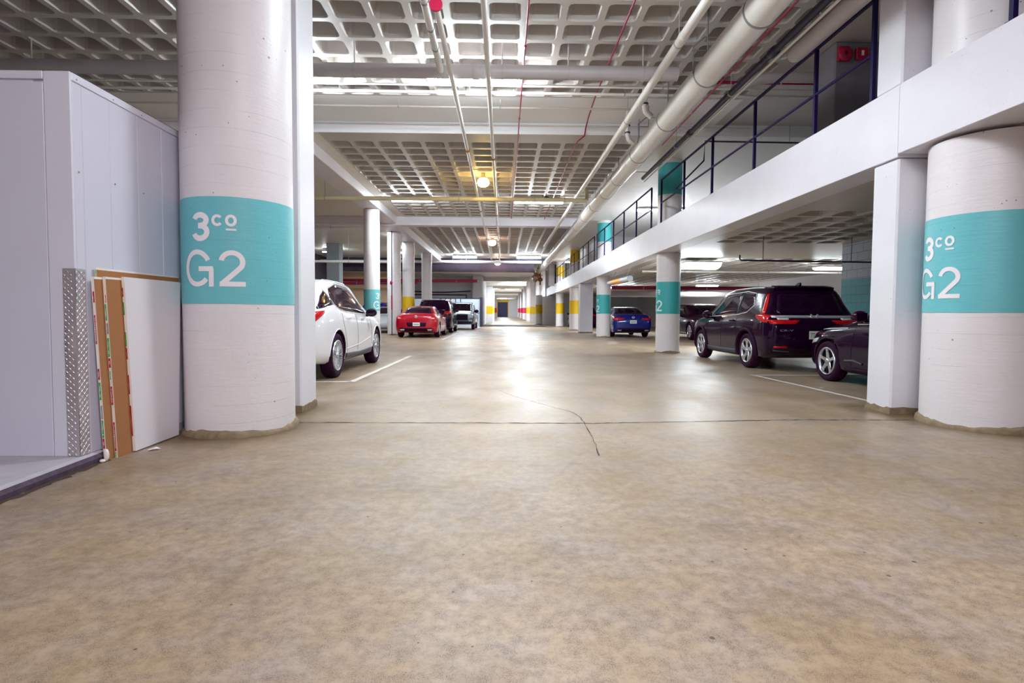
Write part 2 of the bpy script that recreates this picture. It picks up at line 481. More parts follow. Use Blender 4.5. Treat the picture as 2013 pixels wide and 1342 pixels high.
struct('ceiling', b, CEIL)
b = MB(); b.box(4.75, XR, YB, 56, ZB0 + .32, ZB0 + .44); struct('floor', b, WALLW)
# walls
b = MB(); b.box(XL - .2, XL, YB, 50, 0, 6.1); struct('wall_left', b, M('bounce_cutting_grey_wall', (84, 74, 84), .8, var=.2))  # wall out of view, darkened to cut bounce onto the left ceiling
b = MB(); b.box(XR, XR + .2, YB, 56, 0, 6.1); struct('wall_right', b, WALLW)
b = MB(); b.box(XL, -1.9, 50.0, 50.2, 0, 6.0); struct('wall_far_left', b, WALLW)
b = MB(); b.box(XL, -8.6, 46.5, 46.7, 0, 4.4); struct('wall_inner_left', b, PEACH)
b = MB(); b.box(-2.1, -1.9, 50.2, 121, 0, ZF); struct('wall_aisle_left', b, WALLW)
b = MB(); b.box(3.75, XR, 55.6, 55.8, 0, ZB0); struct('wall_far_right', b, WALLW)
b = MB(); b.box(4.2, 4.4, 55.8, 121, 0, ZC2); struct('wall_aisle_right', b, WALLW)
b = MB(); b.box(5.4, XR, 31.0, 31.2, ZB0 + .44, ZC2); struct('wall_upper_right', b, WALLW)
b = MB(); b.box(5.4, 5.6, 31.2, 47.8, ZB0 + .44, ZC2); struct('wall_upper_side', b, WALLW)
b = MB(); b.box(3.9, XR, 47.8, 48.0, ZB1 - .1, ZC2); struct('wall_upper_far', b, WALLW)
b = MB(); b.box(-2.1, 4.4, 120.0, 120.2, 0, ZC2); struct('wall_end', b, WALLW)
b = MB(); b.box(XL, XR, YB - .2, YB, 0, 6.1); struct('wall_back', b, WALLW)
b = MB(); b.box(8.4, 8.6, 3.0, 13.6, 0, ZB0); struct('wall_block', b, BLOCK)
b = MB(); b.box(-1.35, .85, 119.9, 119.98, .33, 3.55, 0); b.box(-1.5, -1.36, 119.88, 119.99, .33, 3.55, 1); b.box(.86, 1.0, 119.88, 119.99, .33, 3.55, 1)
b.box(-1.5, 1.0, 119.88, 119.99, 3.56, 4.05, 1); b.build('door_1', [DOORB, YELLOW], kind='structure')
b = MB(); b.box(4.4, 5.15, 47.7, 47.78, ZB1 - .05, 5.35); b.build('door_2', DOORB, kind='structure')
# raised curb under the enclosure (rounded nose)
b = MB()
edge = [(-2.82, 2.2), (-2.885, 3.1), (-2.915, 3.6), (-2.94, 4.02), (-2.985, 4.3)]
prof = [(0.0, 0.0), (0.004, 0.035), (-0.014, 0.060), (-0.05, 0.072)]
for (xa_, ya_), (xb_, yb_) in zip(edge, edge[1:]):
    for (d0, h0), (d1, h1) in zip(prof, prof[1:]):
        b.add([(xa_ + d0, ya_, h0), (xb_ + d0, yb_, h0), (xb_ + d1, yb_, h1), (xa_ + d1, ya_, h1)], [(0, 1, 2, 3)], 1 if h0 < .05 else 0)
    b.add([(xa_ - .05, ya_, .072), (xb_ - .05, yb_, .072), (-9, yb_, .072), (-9, ya_, .072)], [(0, 1, 2, 3)])
b.add([(-2.985, 4.3, 0), (-2.985, 4.3, .035), (-3.035, 4.3, .072), (-9, 4.3, .072), (-9, 4.3, 0)], [(0, 1, 2, 3, 4)])
b.box(-9, -2.99, 4.3, 8.0, 0, .0719)
ribbon_pts = [(x + .02, y) for x, y in edge]
struct('trim_1', b, [CURB, M('dark_curb_nose', (92, 74, 92), .8, bump=.5, bscale=60, var=.5, vscale=16)])  # lower faces of the nose get a darker, mottled tone
# dark mottled gutter strip at the foot of the curb, expansion joint and cracks in the slab
def ribbon(mb, pts, w, z=0.002, jit=0.0, mi=0):
    pts = [Vector((p[0], p[1], 0)) for p in pts]; v = []; n = len(pts)
    for i, p in enumerate(pts):
        d = (pts[min(i + 1, n - 1)] - pts[max(i - 1, 0)]).normalized(); q = Vector((-d.y, d.x, 0))
        ww = w * (1 + random.uniform(-jit, jit)); o = random.uniform(-jit, jit) * w * .6
        v += [tuple(p + q * (ww / 2 + o) + Vector((0, 0, z))), tuple(p - q * (ww / 2 - o) + Vector((0, 0, z)))]
    return mb.add(v, [(2 * i + 1, 2 * i + 3, 2 * i + 2, 2 * i) for i in range(n - 1)], mi)
b = MB(); ribbon(b, [(x + .012 + .01 * (k % 2), y) for x0, y0, x1, y1 in [(a[0], a[1], c[0], c[1]) for a, c in zip(edge, edge[1:])] for k in range(12) for x, y in [(x0 + (x1 - x0) * k / 12, y0 + (y1 - y0) * k / 12)]], .05, .0025, .5)
struct('trim_5', b, M('dark_gutter_strip', (84, 66, 56), .8, var=.4, vscale=20))
b = MB(); ribbon(b, [(-2.1 + .05 * i, 5.47 + .004 * math.sin(i * .9) + (0.0 if i < 60 else min(.22, (i - 60) * .005))) for i in range(131)], .016, .003, .7)
struct('trim_2', b, JOINT)
b = MB()
def onfloor(x, y):   # a point of the floor seen at this place of the photograph
    d = 615.8 + 0.0063 * (x - 990); Y = 1188.0 / (y - d); return ((x - 990.3) / 1080.0 * Y, Y)
crack = [(982, 768), (1010, 779), (1040, 788), (1070, 796), (1092, 803), (1112, 807), (1130, 813), (1144, 822), (1150, 832), (1160, 848), (1172, 872), (1185, 905)]
pts = [onfloor(*q) for q in crack]; fine = []
for p, q in zip(pts, pts[1:]):
    for k in range(6): fine.append((p[0] + (q[0] - p[0]) * k / 6 + random.uniform(-.006, .006), p[1] + (q[1] - p[1]) * k / 6))
ribbon(b, fine, .007, .003, .6)
struct('trim_3', b, JOINT)
b = MB(); b.box(-1.88, 3.7, 46.0, 53.0, 0.0, .006); struct('trim_4', b, M('shaded_floor_strip', (84, 62, 72), .7, var=.4, vscale=2))  # dark sheet painting in the unlit floor below the ceiling drop

# ------------------------------------------------------------------ beams, columns, posts
def beam(x0, x1, y0, y1, z0, z1, label, group=None, bev=.015):
    b = MB().bevbox(x0, x1, y0, y1, z0, z1, bev); o = b.build('concrete_beam', BEAMW)
    return tag(o, label, 'beam', group)
beam(4.30, 4.75, YB, 6.03, ZB0 + .03, ZB1, 'white concrete edge beam in front of the nearest right round column', bev=.005)
beam(4.31, 4.75, 6.045, 55.5, ZB0, ZB1, 'long white concrete edge beam carrying the navy railing along the aisle', bev=.005)
beam(-5.52, xb2, 25.12, 25.6, 5.06, ZC2, 'white beam crossing the aisle ceiling beyond the cream pipe')
beam(XL, -5.53, 25.12, 25.6, 5.06, ZC2, 'white cross beam over the bays left of the teal banded column')
beam(-5.52, -4.85, 13.58, 25.10, 5.125, ZC2, 'sloping-looking white beam running to the top of the left teal column', bev=.02)
beam(-5.76, -4.85, 25.62, 43.99, 5.05, ZC2, 'white lengthwise beam above the farther left columns', bev=.02)

def arc_band(mb, x, y, r, z0, z1, n=64): return mb.lathe([(r, z0), (r, z1)], n, c=(x, y, 0))
def wrap(mb, vs, fs, x, y, r, phi):
    return mb.add([(x + r * math.cos(phi + a / r), y + r * math.sin(phi + a / r), z) for a, z in vs], fs)
def stroke(path, t):
    """a ribbon of constant width along a path of (a, z): (verts, faces)"""
    v = []; n = len(path)
    for i, p in enumerate(path):
        q0, q1 = path[max(i - 1, 0)], path[min(i + 1, n - 1)]
        dx, dz = q1[0] - q0[0], q1[1] - q0[1]; l = math.hypot(dx, dz) or 1
        v += [(p[0] - dz / l * t / 2, p[1] + dx / l * t / 2), (p[0] + dz / l * t / 2, p[1] - dx / l * t / 2)]
    return v, [(2 * i, 2 * i + 1, 2 * i + 3, 2 * i + 2) for i in range(n - 1)]
def arc(cx, cz, rx, rz, d0, d1, n=28):
    return [(cx + rx * math.cos(math.radians(d0 + (d1 - d0) * i / n)), cz + rz * math.sin(math.radians(d0 + (d1 - d0) * i / n))) for i in range(n + 1)]
def seg(p, q, n=8): return [(p[0] + (q[0] - p[0]) * i / n, p[1] + (q[1] - p[1]) * i / n) for i in range(n + 1)]
def glyph(ch, x0, x1, z0, z1, t):
    w_, h_ = x1 - x0, z1 - z0; cx, cz = (x0 + x1) / 2, (z0 + z1) / 2; rx, rz = (w_ - t) / 2, (h_ - t) / 2
    if ch == 'O': return [arc(cx, cz, rx, rz, 0, 360, 44)]
    if ch == 'C': return [arc(cx, cz, rx, rz, 38, 322, 40)]
    if ch == 'G':
        g = (x1 - t * .42)
        return [arc(cx - t * .1, cz, rx - t * .1, rz, 28, 318, 44), seg((cx + t * .25, cz - t * .15), (x1, cz - t * .15)), seg((g, cz - t * .1), (g, z0), 10)]
    if ch == '2':
        r_ = min(rx, rz * .62); top = arc(cx, z1 - t / 2 - r_ * .95, rx, r_ * .95, 172, -32, 26)
        e = top[-1]; b0 = (x0 + t * .62, z0 + t * .6); dg = []
        for i in range(1, 13):
            q = i / 12; u = 1 - q
            dg.append((u * u * e[0] + 2 * u * q * (cx + rx * .1) + q * q * b0[0], u * u * e[1] + 2 * u * q * (z0 + h_ * .33) + q * q * b0[1]))
        return [top + dg, seg((x0 + t * .12, z0 + t / 2), (x1, z0 + t / 2), 12)]
    if ch == '3':
        ru = rz * .46; rl = rz * .54; zu = z1 - t / 2 - ru; zl = z0 + t / 2 + rl
        return [arc(cx, zu, rx * .92, ru, 165, -90, 26), arc(cx, zl, rx, rl, 90, -165, 30), seg((cx - t * .4, zu - ru), (cx + t * .3, zu - ru), 3)]
def column(label, x, y, r, top, band=None, mat=None, upper=None, umat=None, sign=None, phi=0.0, skirt=True, group=None, n=64, letters_z=1.2):
    t = thing('concrete_column', label, 'column', (x, y, 0), group=group)
    top -= .004
    segs = [(0, ZB0 - .006), (ZB1 + .004, top)] if x > 4.4 and top > 3.3 else [(0, top)]
    b = MB()
    for a_, c_ in segs:
        b.lathe([(r, a_), (r, c_)], n); b.disc((0, 0, c_), r, n); b.disc((0, 0, a_), r, n, flip=True)
    b.build('shaft', WHITE, t)
    if band:
        s = arc_band(MB(), 0, 0, r + .003, band[0], band[1], n).build('painted_band', mat, t)
    if upper:
        arc_band(MB(), 0, 0, r + .003, upper[0], upper[1], n).build('painted_band', umat or mat, t)
    if skirt:
        pr = []
        m = MB(); nn = 72; hs = [.055 + .018 * math.sin(3 * 2 * PI * j / nn) + random.uniform(-.008, .008) for j in range(nn)]
        v = []
        for j in range(nn):
            a = 2 * PI * j / nn; c, s_ = math.cos(a), math.sin(a)
            v += [((r + .034) * c, (r + .034) * s_, 0), ((r + .028) * c, (r + .028) * s_, hs[j] * .6), ((r + .006) * c, (r + .006) * s_, hs[j]), ((r - .01) * c, (r - .01) * s_, hs[j])]
        m.add(v, [(4 * j + k, 4 * ((j + 1) % nn) + k, 4 * ((j + 1) % nn) + k + 1, 4 * j + k + 1) for j in range(nn) for k in range(3)], 0, True)
        m.build('base_skirt', SKIRT, t)
    if sign:
        m = MB(); z = letters_z
        for txt, a0, a1, h0, h1 in (('3', -.195, -.02, .385, .632), ('C', -.002, .092, .512, .612), ('O', .108, .200, .512, .614), ('G', -.285, .006, -.003, .315), ('2', .052, .262, .0, .310)):
            for pth in glyph(txt, a0, a1, z + h0, z + h1, {'3': .048, 'C': .024, 'O': .024}.get(txt, .042)):
                vs, fs = stroke(pth, {'3': .048, 'C': .024, 'O': .024}.get(txt, .042))
                wrap(m, vs, fs, 0, 0, r + .006, phi)
        vs = [(.114 + .082 * i / 4, z + .478 + k * .016) for i in range(5) for k in (0, 1)]
        wrap(m, vs, [(2 * i, 2 * i + 2, 2 * i + 3, 2 * i + 1) for i in range(4)], 0, 0, r + .006, phi)
        m.build('lettering', LETTER, t)
    return t
UB = (4.465, 5.335)
column('huge white round column with teal 3CO G2 band beside leaning boards', -2.49, 5.24, .474, ZC1, (1.168, 2.083), TEAL, sign=True, phi=math.radians(-90.5), letters_z=1.317)
column('white round column with teal 3CO G2 band at the right frame edge', 4.86, 5.50, .50, ZC1, (1.135, 2.085), TEAL, sign=True, phi=math.radians(178), letters_z=1.275)
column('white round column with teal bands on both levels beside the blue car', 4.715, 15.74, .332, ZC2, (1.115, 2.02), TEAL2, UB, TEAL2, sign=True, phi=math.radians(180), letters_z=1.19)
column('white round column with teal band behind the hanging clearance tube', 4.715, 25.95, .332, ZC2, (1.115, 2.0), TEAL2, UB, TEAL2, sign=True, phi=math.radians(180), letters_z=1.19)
column('white round column with teal band behind the white crossover', -5.2, 21.8, .31, 5.12, (1.17, 2.0), TEAL, sign=True, phi=math.radians(-15), letters_z=1.24, skirt=True)
column('plain white round column with a thin dark pipe beside the red car', -5.42, 27.3, .33, 5.045)
column('white round column with yellow band behind the red car', -5.40, 31.3, .34, 5.045, (1.12, 2.0), YELLOW)
column('plain white round column rising behind the dark crossover', -5.10, 36.5, .34, 5.045, (1.12, 1.95), YELLOW)
column('white round column with yellow band and grey post just before it', 4.715, 36.6, .335, ZC2, (1.1, 1.98), YELLOW, UB, YELLOW, n=40)
column('slimmer-looking white round column with yellow band, second after the grey post', 4.72, 46.2, .335, ZC2, (1.1, 1.98), YELLOW, (4.2, 5.05), YELLOW, n=40)
column('white column with yellow band at the end of the grey wall', 3.5, 54.9, .36, ZB0 + .1, (1.1, 1.98), YELLOW, n=32)
far_cols = [(3.42, 65, YELLOW, 'yellow'), (3.40, 75, YELLOW, 'yellow'), (3.36, 88, REDBAND, 'red'), (3.3, 100, REDBAND, 'red'), (3.2, 112, REDBAND, 'red')]
for i, (x, y, m, c) in enumerate(far_cols):
    zf = .33 * (y - 56) / 65
    t = thing('concrete_column', ['distant white column with yellow band, first along the right of the far aisle', 'distant white column with yellow band next before the red banded ones',
        'distant white column with red band right after the yellow ones', 'distant white column with red band, second of the red ones on the right', 'tiny distant white column with red band nearest the dark blue door, right side'][i], 'column', (x, y, zf))
    MB().lathe([(.34, .006), (.34, ZC2 - zf - .006)], 24).build('shaft', WHITE, t); arc_band(MB(), 0, 0, .345, 1.0, 1.85, 24).build('painted_band', m, t)
for i, (x, y, m) in enumerate([(-1.55, 60, YELLOW), (-1.55, 72, YELLOW), (-1.55, 96, REDBAND)]):
    zf = .33 * (y - 56) / 65
    t = thing('square_post', ['distant white square post with yellow band on the far aisle\'s left side, nearer one', 'distant white square post with yellow band on the far aisle\'s left side, farther one', 'tiny distant white post with red band left of the dark blue door'][i], 'post', (x, y, zf))
    MB().box(-.33, .33, -.33, .33, .006, ZF - .33 - zf).build('shaft', WHITE2, t); MB().box(-.335, .335, -.335, .335, 1.0, 1.85).build('painted_band', m, t)

def post(label, x0, x1, y0, y1, top, skirt=True, mat=None, band=None, zb=0.0):
    t = thing('square_post', label, 'post', ((x0 + x1) / 2, (y0 + y1) / 2, zb)); top -= zb
    a, c = (x1 - x0) / 2, (y1 - y0) / 2
    top -= .004
    b = MB()
    for a_, c_ in ([(0, ZB0 - .006), (ZB1 + .004, top)] if zb == 0 and x0 > 4.3 and top > 3.3 else [(0, min(top, ZB0 - .006) if x0 > 4.3 and zb == 0 else top)]):
        b.bevbox(-a, a, -c, c, a_, c_, .018)
    b.build('shaft', mat or WHITE2, t)
    if band: MB().box(-a - .003, a + .003, -c - .003, c + .003, band[0], band[1]).build('painted_band', band[2], t)
    if skirt:
        m = MB(); e = .008
        v = []; n = 0
        loop = [(-a - e, -c - e), (a + e, -c - e), (a + e, c + e), (-a - e, c + e)]
        pts = []
        for (p, q) in zip(loop, loop[1:] + loop[:1]):
            for k in range(8): pts.append((p[0] + (q[0] - p[0]) * k / 8, p[1] + (q[1] - p[1]) * k / 8))
        for p in pts:
            h = random.uniform(.055, .085); v += [(p[0] * 1.0, p[1] * 1.0, 0), (p[0] * .985, p[1] * .985, h), (p[0] * .93, p[1] * .93, h)]
        k = len(pts)
        m.add(v, [(3 * i + j, 3 * ((i + 1) % k) + j, 3 * ((i + 1) % k) + j + 1, 3 * i + j + 1) for i in range(k) for j in (0, 1)])
        m.build('base_skirt', SKIRT, t)
    return t
post('white square post standing just behind the huge left column', -2.75, -2.21, 6.02, 6.50, ZC1)
post('white square post standing just behind the right frame-edge column', 4.33, 4.95, 6.05, 6.46, ZC1)
post('grey-white square post under the edge beam before the yellow banded columns', 4.35, 5.08, 31.3, 32.0, ZB0 + .05)
post('grey square post rising behind the grey enclosure at the aisle end', -2.78, -1.92, 48.9, 49.7, ZF, False, WALLW)
post('grey square post far left behind the white crossover', -11.2, -10.4, 35.0, 35.8, ZC2, False, PANELG)
post('shaded grey square post on the upper level carrying the red alarm devices', 5.58, 6.40, 9.4, 10.0, ZC1, False, M('shaded_grey_concrete', (128, 122, 128), .8, var=.15), zb=ZB0 + .44)  # grey tone puts the shade on this post into its colour

# ================================================================== RAILING, PIPES, LAMPS
def railing(label, ys, x=4.345, ztop=4.81, zmid=4.18, ends=(0.0, 0.0)):
    t = thing('guard_railing', label, 'railing', (x, ys[0], ZB1))
    y0, y1 = ys[0], ys[-1]
    MB().tube([(0, -ends[0], ztop - ZB1), (0, y1 - y0 + ends[1], ztop - ZB1)], .026, 10).build('top_rail', RAIL, t)
    MB().tube([(0, -ends[0], zmid - ZB1), (0, y1 - y0 + ends[1], zmid - ZB1)], .020, 10).build('middle_rail', RAIL, t)
    for y in ys:
        b = MB().box(-.022, .022, y - y0 - .022, y - y0 + .022, 0, ztop - ZB1); b.box(-.03, .03, y - y0 - .05, y - y0 + .05, 0, .012)
        b.build('rail_post', RAIL, t)
    return t
railing('navy steel railing on the edge beam, section nearest the square post', [6.55, 7.76, 9.63, 11.57, 13.37, 15.29])
railing('navy steel railing on the edge beam, second section past the teal column', [16.31, 18.15, 20.04, 21.92, 23.88, 25.78])
railing('navy steel railing on the edge beam, third section beside the far upper columns', [26.55, 28.4, 30.3, 32.2, 34.1, 35.9])
railing('navy steel railing on the edge beam, fourth and most distant section', [36.7, 38.6, 40.6, 42.6, 44.6, 46.6])
railing('short end of navy railing in the top right corner above the beam', [3.3, 4.75], ends=(1.2, 0))

def pipe(name, label, cat, pts, r, mat, ztop=None, hang=(), coup=(), strap=(), n=14, group=None, cr=1.25, cl=.06, rod=.006, cmat=None, solid=False):
    """pipe along pts; hang: distances along the first straight axis (y or x) where a rod goes up to the ceiling"""
    p0 = Vector(pts[0])
    t = thing(name, label, cat, tuple(p0), group=group)
    loc = [tuple(Vector(p) - p0) for p in pts]
    MB().tube(loc, r, n).build('pipe_run', mat, t)
    a, e = Vector(loc[0]), Vector(loc[-1]); d = (e - a).normalized()
    for s in coup:
        c = a + d * s
        MB().tube([c - d * cl, c - d * cl * .8, c + d * cl * .8, c + d * cl], [r * 1.02, r * cr, r * cr, r * 1.02], n).build('coupling', cmat or mat, t)
    for s in strap:
        c = a + d * s
        MB().tube([c - d * .02, c + d * .02], r + .008, n).build('strap', STRAP, t)
    for s in hang:
        c = a + d * s
        zt = (ztop if ztop else ZC2) - p0.z + (.012 if solid else .29)
        m = MB(); m.tube([c - d * .016, c + d * .016], r + .006, n); m.tube([c + Vector((0, 0, r)), (c.x, c.y, zt)], rod, 6)
        m.build('hanger', RODM, t)
    return t
# big white drain pipe along the right
bp = pipe('drain_pipe', 'fat white pipe with metal straps running along the aisle beside the railing', 'pipe',
     [(3.19, -7.9, 4.90), (3.19, 48.5, 4.90)], .213, PIPEW, n=28, coup=(20.3, 21.9, 37.5, 38.4, 47.5), cr=1.06, cl=.28)
for y, zt in ((3.6, ZC1), (5.3, ZC1), (7.0, ZC1), (8.8, ZC1), (10.9, ZC1), (12.35, ZC1), (13.2, ZC1), (15.5, ZC2), (17.3, ZC2), (19.4, ZC2), (21.6, ZC2), (24.0, 5.06), (27.5, ZC2), (31, ZC2), (35, ZC2), (39, ZC2)):
    m = MB(); c = Vector((0, y + 7.9, 0))
    m.tube([c - Vector((0, .018, 0)), c + Vector((0, .018, 0))], .220, 28)
    if y in (8.8, 12.35):
        m.tube([c + Vector((-.225, 0, 0)), c + Vector((-.225, 0, .42)), c + Vector((-.05, .0, .56)), c + Vector((.225, 0, .56)), c + Vector((.225, 0, 0))], .012, 6)
        m.tube([c + Vector((-.225, 0, .36)), c + Vector((.225, 0, .36))], .010, 6)
    m.tube([c + Vector((0, 0, .2)), c + Vector((0, 0, zt - 4.90 + .29))], .010, 6)
    m.build('hanger_strap', STRAP, bp)
pipe('water_pipe', 'slender white pipe running along the aisle left of the fat pipe', 'pipe', [(2.64, -7.9, 5.02), (2.33, 32, 5.02)], .068, PIPEW, ZC1,
     hang=(12, 16, 19.2), coup=(15.8, 18.3, 21.0, 30), cr=1.08, cl=.05)
pipe('sprinkler_pipe', 'white sprinkler pipe with rust, left one of the pair at mid ceiling', 'pipe', [(-.885, 7.2, 5.02), (-.93, 40, 5.02)], .040, PIPEW, ZC2,
     coup=(6.2, 14, 22), hang=(7.6, 13, 19), cr=1.5, cl=.05, cmat=RUST)
b = MB().lathe([(.085, 0), (.085, .03)], 20, 'y', (0, -.03, 0)); b.disc((0, -.03, 0), .085, 20, 'y', flip=True)
o = b.build('red_flange', ALARM, bpy.data.objects['sprinkler_pipe']); o['label'] = 'red flange'
pipe('sprinkler_pipe', 'white sprinkler pipe with dark collars, right one of the pair at mid ceiling', 'pipe', [(-.25, -7.9, 5.02), (-.33, 41, 5.02)], .040, PIPEW, ZC2,
     coup=(22.0, 30, 38), hang=(24.0, 29, 35), cr=1.4, cl=.04, cmat=RUST)
pipe('conduit', 'thin straight maroon conduit along the middle of the ceiling', 'conduit', [(.325, -7.9, 5.44), (.325, 13.0, 5.44), (.325, 13.4, 5.40), (.325, 41, 5.40)], .014, PIPER, ZC2, coup=(14, 17, 20.3, 24, 28, 33), cr=1.6, cl=.03, n=8, hang=(14, 18, 24))
pipe('conduit', 'thin maroon conduit that jogs where the ceiling steps down', 'conduit', [(1.82, -7.9, 5.62), (1.88, 11.6, 5.62), (1.93, 12.9, 5.62), (1.96, 13.46, 5.60), (1.94, 13.52, 5.42), (1.82, 13.8, 5.38), (1.79, 14.3, 5.38), (1.81, 25.0, 5.36)],
     .016, PIPER, ZC1, n=8, coup=(), hang=())
pipe('branch_pipe', 'white pipe with ring clamps dropping into the grey cross pipe', 'pipe', [(-1.07, 6.6, 5.24), (-1.10, 9.58, 5.24)], .055, PIPEW, ZC1, strap=(.9, 1.6, 2.2), hang=(.5, 2.2))
pipe('cross_pipe', 'thick grey pipe crossing the near ceiling on hanger straps', 'pipe', [(-13.9, 9.72, 5.28), (3.0, 9.72, 5.28)], .118, PIPEG, ZC1, hang=(3.2, 5.8, 8.4, 11.3, 12.85, 13.85, 15.0, 16.3), n=20, coup=(13.4,), cr=1.08, rod=.014)
pipe('cross_conduit', 'thin white conduit crossing behind the grey pipe, higher of two', 'conduit', [(-13.9, 10.95, 5.57), (9, 10.95, 5.52)], .018, PIPEW, ZC1, n=8, hang=(8, 11, 14, 17))
pipe('cross_conduit', 'white conduit crossing behind the grey pipe, lower of two', 'conduit', [(-13.9, 11.2, 5.53), (9, 11.2, 5.49)], .030, PIPEW, ZC1, n=10, hang=(8.3, 10.6, 13.2, 16.3))
pipe('cross_conduit', 'white conduit running along the bright ceiling step', 'conduit', [(-13.9, 12.1, 5.58), (2.9, 12.1, 5.54)], .022, PIPEW, ZC1, n=10, hang=(9.5, 11.6, 13.8))
pipe('cross_conduit', 'white conduit fixed to the face of the ceiling step', 'conduit', [(-13.9, 13.53, 5.67), (6, 13.53, 5.65)], .018, PIPEW, ZC1, n=8, hang=())
pipe('cross_conduit', 'hair-thin grey conduit crossing in front of the warm globe lamp', 'conduit', [(-4.0, 16.0, 5.34), (-4.0, 16.0, 5.24), (4.2, 16.0, 5.20)], .012, RODM, ZC2, n=6)
pipe('cross_pipe', 'cream pipe crossing below the two fluorescent lamps, elbow at its right end', 'pipe', [(-13.9, 18.35, 4.86), (2.5, 18.35, 4.86), (2.68, 18.39, 4.86), (2.76, 18.55, 4.90), (2.78, 18.8, 5.3)], .070, PIPEC, ZC2, n=14)
t = bpy.data.objects['cross_pipe.001']
for x in (-8.0, -6.4, -5.9, -1.5, 1.0, 2.0):
    m = MB().tube([(x + 13.9 - .02, 0, 0), (x + 13.9 + .02, 0, 0)], .078, 14); m.tube([(x + 13.9, 0, .06), (x + 13.9, 0, .86)], .008, 6); m.build('hanger', RODM, t)
pipe('cross_pipe', 'pale pipe crossing in front of the dark far ceiling drop', 'pipe', [(-13.9, 42.0, 5.0), (2.85, 42.0, 5.0)], .11, PIPEG, ZC2, hang=(4, 7, 10, 13, 15), n=14)
pipe('cross_pipe', 'dark pipe crossing just above the pale far pipe', 'pipe', [(-13.9, 42.6, 5.25), (3.4, 42.6, 5.25)], .07, PIPED, ZC2, hang=(5, 8, 11), n=10)
pipe('cross_pipe', 'pale horizontal pipe behind the white crossover and teal column', 'pipe', [(-13.9, 30.0, 3.85), (-5.8, 30.0, 3.85)], .07, PIPEW, ZC2, hang=(2.5, 5.5), n=12)
pipe('cross_pipe', 'white pipe under the cross beam left of the teal column', 'pipe', [(-13.9, 25.36, 4.96), (-5.6, 25.36, 4.96)], .05, PIPEW, 5.06, hang=(3, 6), n=12, solid=True)
# right hand upper level services
pipe('insulated_pipe', 'dark blue wrapped pipe between the fat white pipe and the railing', 'pipe', [(3.90, -7.9, 4.92), (3.90, 15.6, 4.92)], .052, PIPED, ZC1, n=14, hang=(14.2, 17.5, 20.5), coup=(16.0, 19.6), cr=1.3, cl=.10)
pipe('conduit', 'white conduit strapped just under the dark blue wrapped pipe', 'conduit', [(3.95, -7.9, 4.835), (3.95, 15.6, 4.835)], .022, PIPEW, ZC1, n=8)
pipe('conduit', 'dark maroon conduit above the dark blue wrapped pipe', 'conduit', [(3.74, -7.9, 5.12), (3.74, 13.2, 5.12)], .016, PIPER, ZC1, n=8, hang=(15, 19))
t = thing('capped_duct', 'short grey capped duct high above the near railing', 'duct', (4.12, -7.9, 4.80))
MB().tube([(0, 0, 0), (0, 15.75, 0), (0, 15.85, 0), (0, 15.9, 0)], [.12, .12, .10, .05], 20).build('pipe_run', PIPEG, t)
for y in (12.8, 15.2):
    MB().tube([(0, y, .1), (0, y, ZC1 - 4.80 + .29)], .010, 6).build('hanger', RODM, t)
pipe('cross_pipe', 'fat grey pipe crossing the upper level behind the near railing', 'pipe', [(4.35, 10.5, 5.36), (4.7, 10.3, 5.46), (5.1, 10.3, 5.50), (12, 10.3, 5.50)], .095, PIPEG, ZC1, n=14, hang=(2.4, 4.5), solid=True)
t = bpy.data.objects['cross_pipe.005'] if 'cross_pipe.005' in bpy.data.objects else None
pipe('cross_pipe', 'slim maroon pipe crossing the upper level above the fat grey one', 'pipe', [(3.9, 10.9, 5.64), (12, 10.9, 5.64)], .030, PIPER, ZC1, n=10, hang=(1.5, 4, 6))
pipe('conduit', 'maroon conduit rising from the upper column then crossing behind the railing', 'conduit', [(4.72, 15.18, 4.55), (4.86, 13.5, 4.85), (4.86, 13.45, 5.30), (7.9, 13.45, 5.28)], .020, PIPED, ZC2, n=8)
t = bpy.data.objects['conduit.004']; MB().tube([(2.2, -1.73, .73), (2.2, -1.73, ZC1 - 4.55 + .01)], .008, 6).build('hanger', RODM, t)
# fire alarm devices on the shaded post
t = thing('fire_alarm_horn', 'round red fire alarm horn high on the upper level', 'fire alarm', (5.70, 9.378, 5.48))
MB().bevbox(-.10, .10, -.04, .02, -.10, .14, .012).build('back_box', ALARM, t)
MB().lathe([(.03, -.095), (.11, -.09), (.125, -.07), (.11, -.045), (.02, -.04)], 20, 'y').build('horn_cup', ALARM, t)
t = thing('fire_alarm_box', 'small square red pull box right of the round fire alarm horn', 'fire alarm', (6.00, 9.378, 5.50))
MB().bevbox(-.10, .10, -.05, .02, -.10, .10, .012).build('housing', ALARM, t)
MB().box(-.02, .02, -.06, -.05, -.04, .04).build('pull_handle', LETTER, t)
# tangle of fittings where the fat pipe passes the ceiling step
for i, (x, y, z, s, lab) in enumerate([(2.86, 11.4, 5.28, 1.0, 'short white pipe stub with dark clamps beside the fat pipe, nearer one'), (2.80, 12.7, 5.12, .85, 'short white pipe stub with dark clamps beside the fat pipe, farther one')]):
    t = thing('pipe_stub', lab, 'pipe', (x, y, z))
    MB().tube([(0, 0, ZC1 - z), (0, 0, .08), (.03, .03, -.02), (.16, .1, -.10)], .058 * s, 12).build('pipe_run', PIPEW, t)
    for k in (.10, .26): MB().tube([(0, 0, k), (0, 0, k + .03)], .075 * s, 12).build('clamp', PIPED, t)
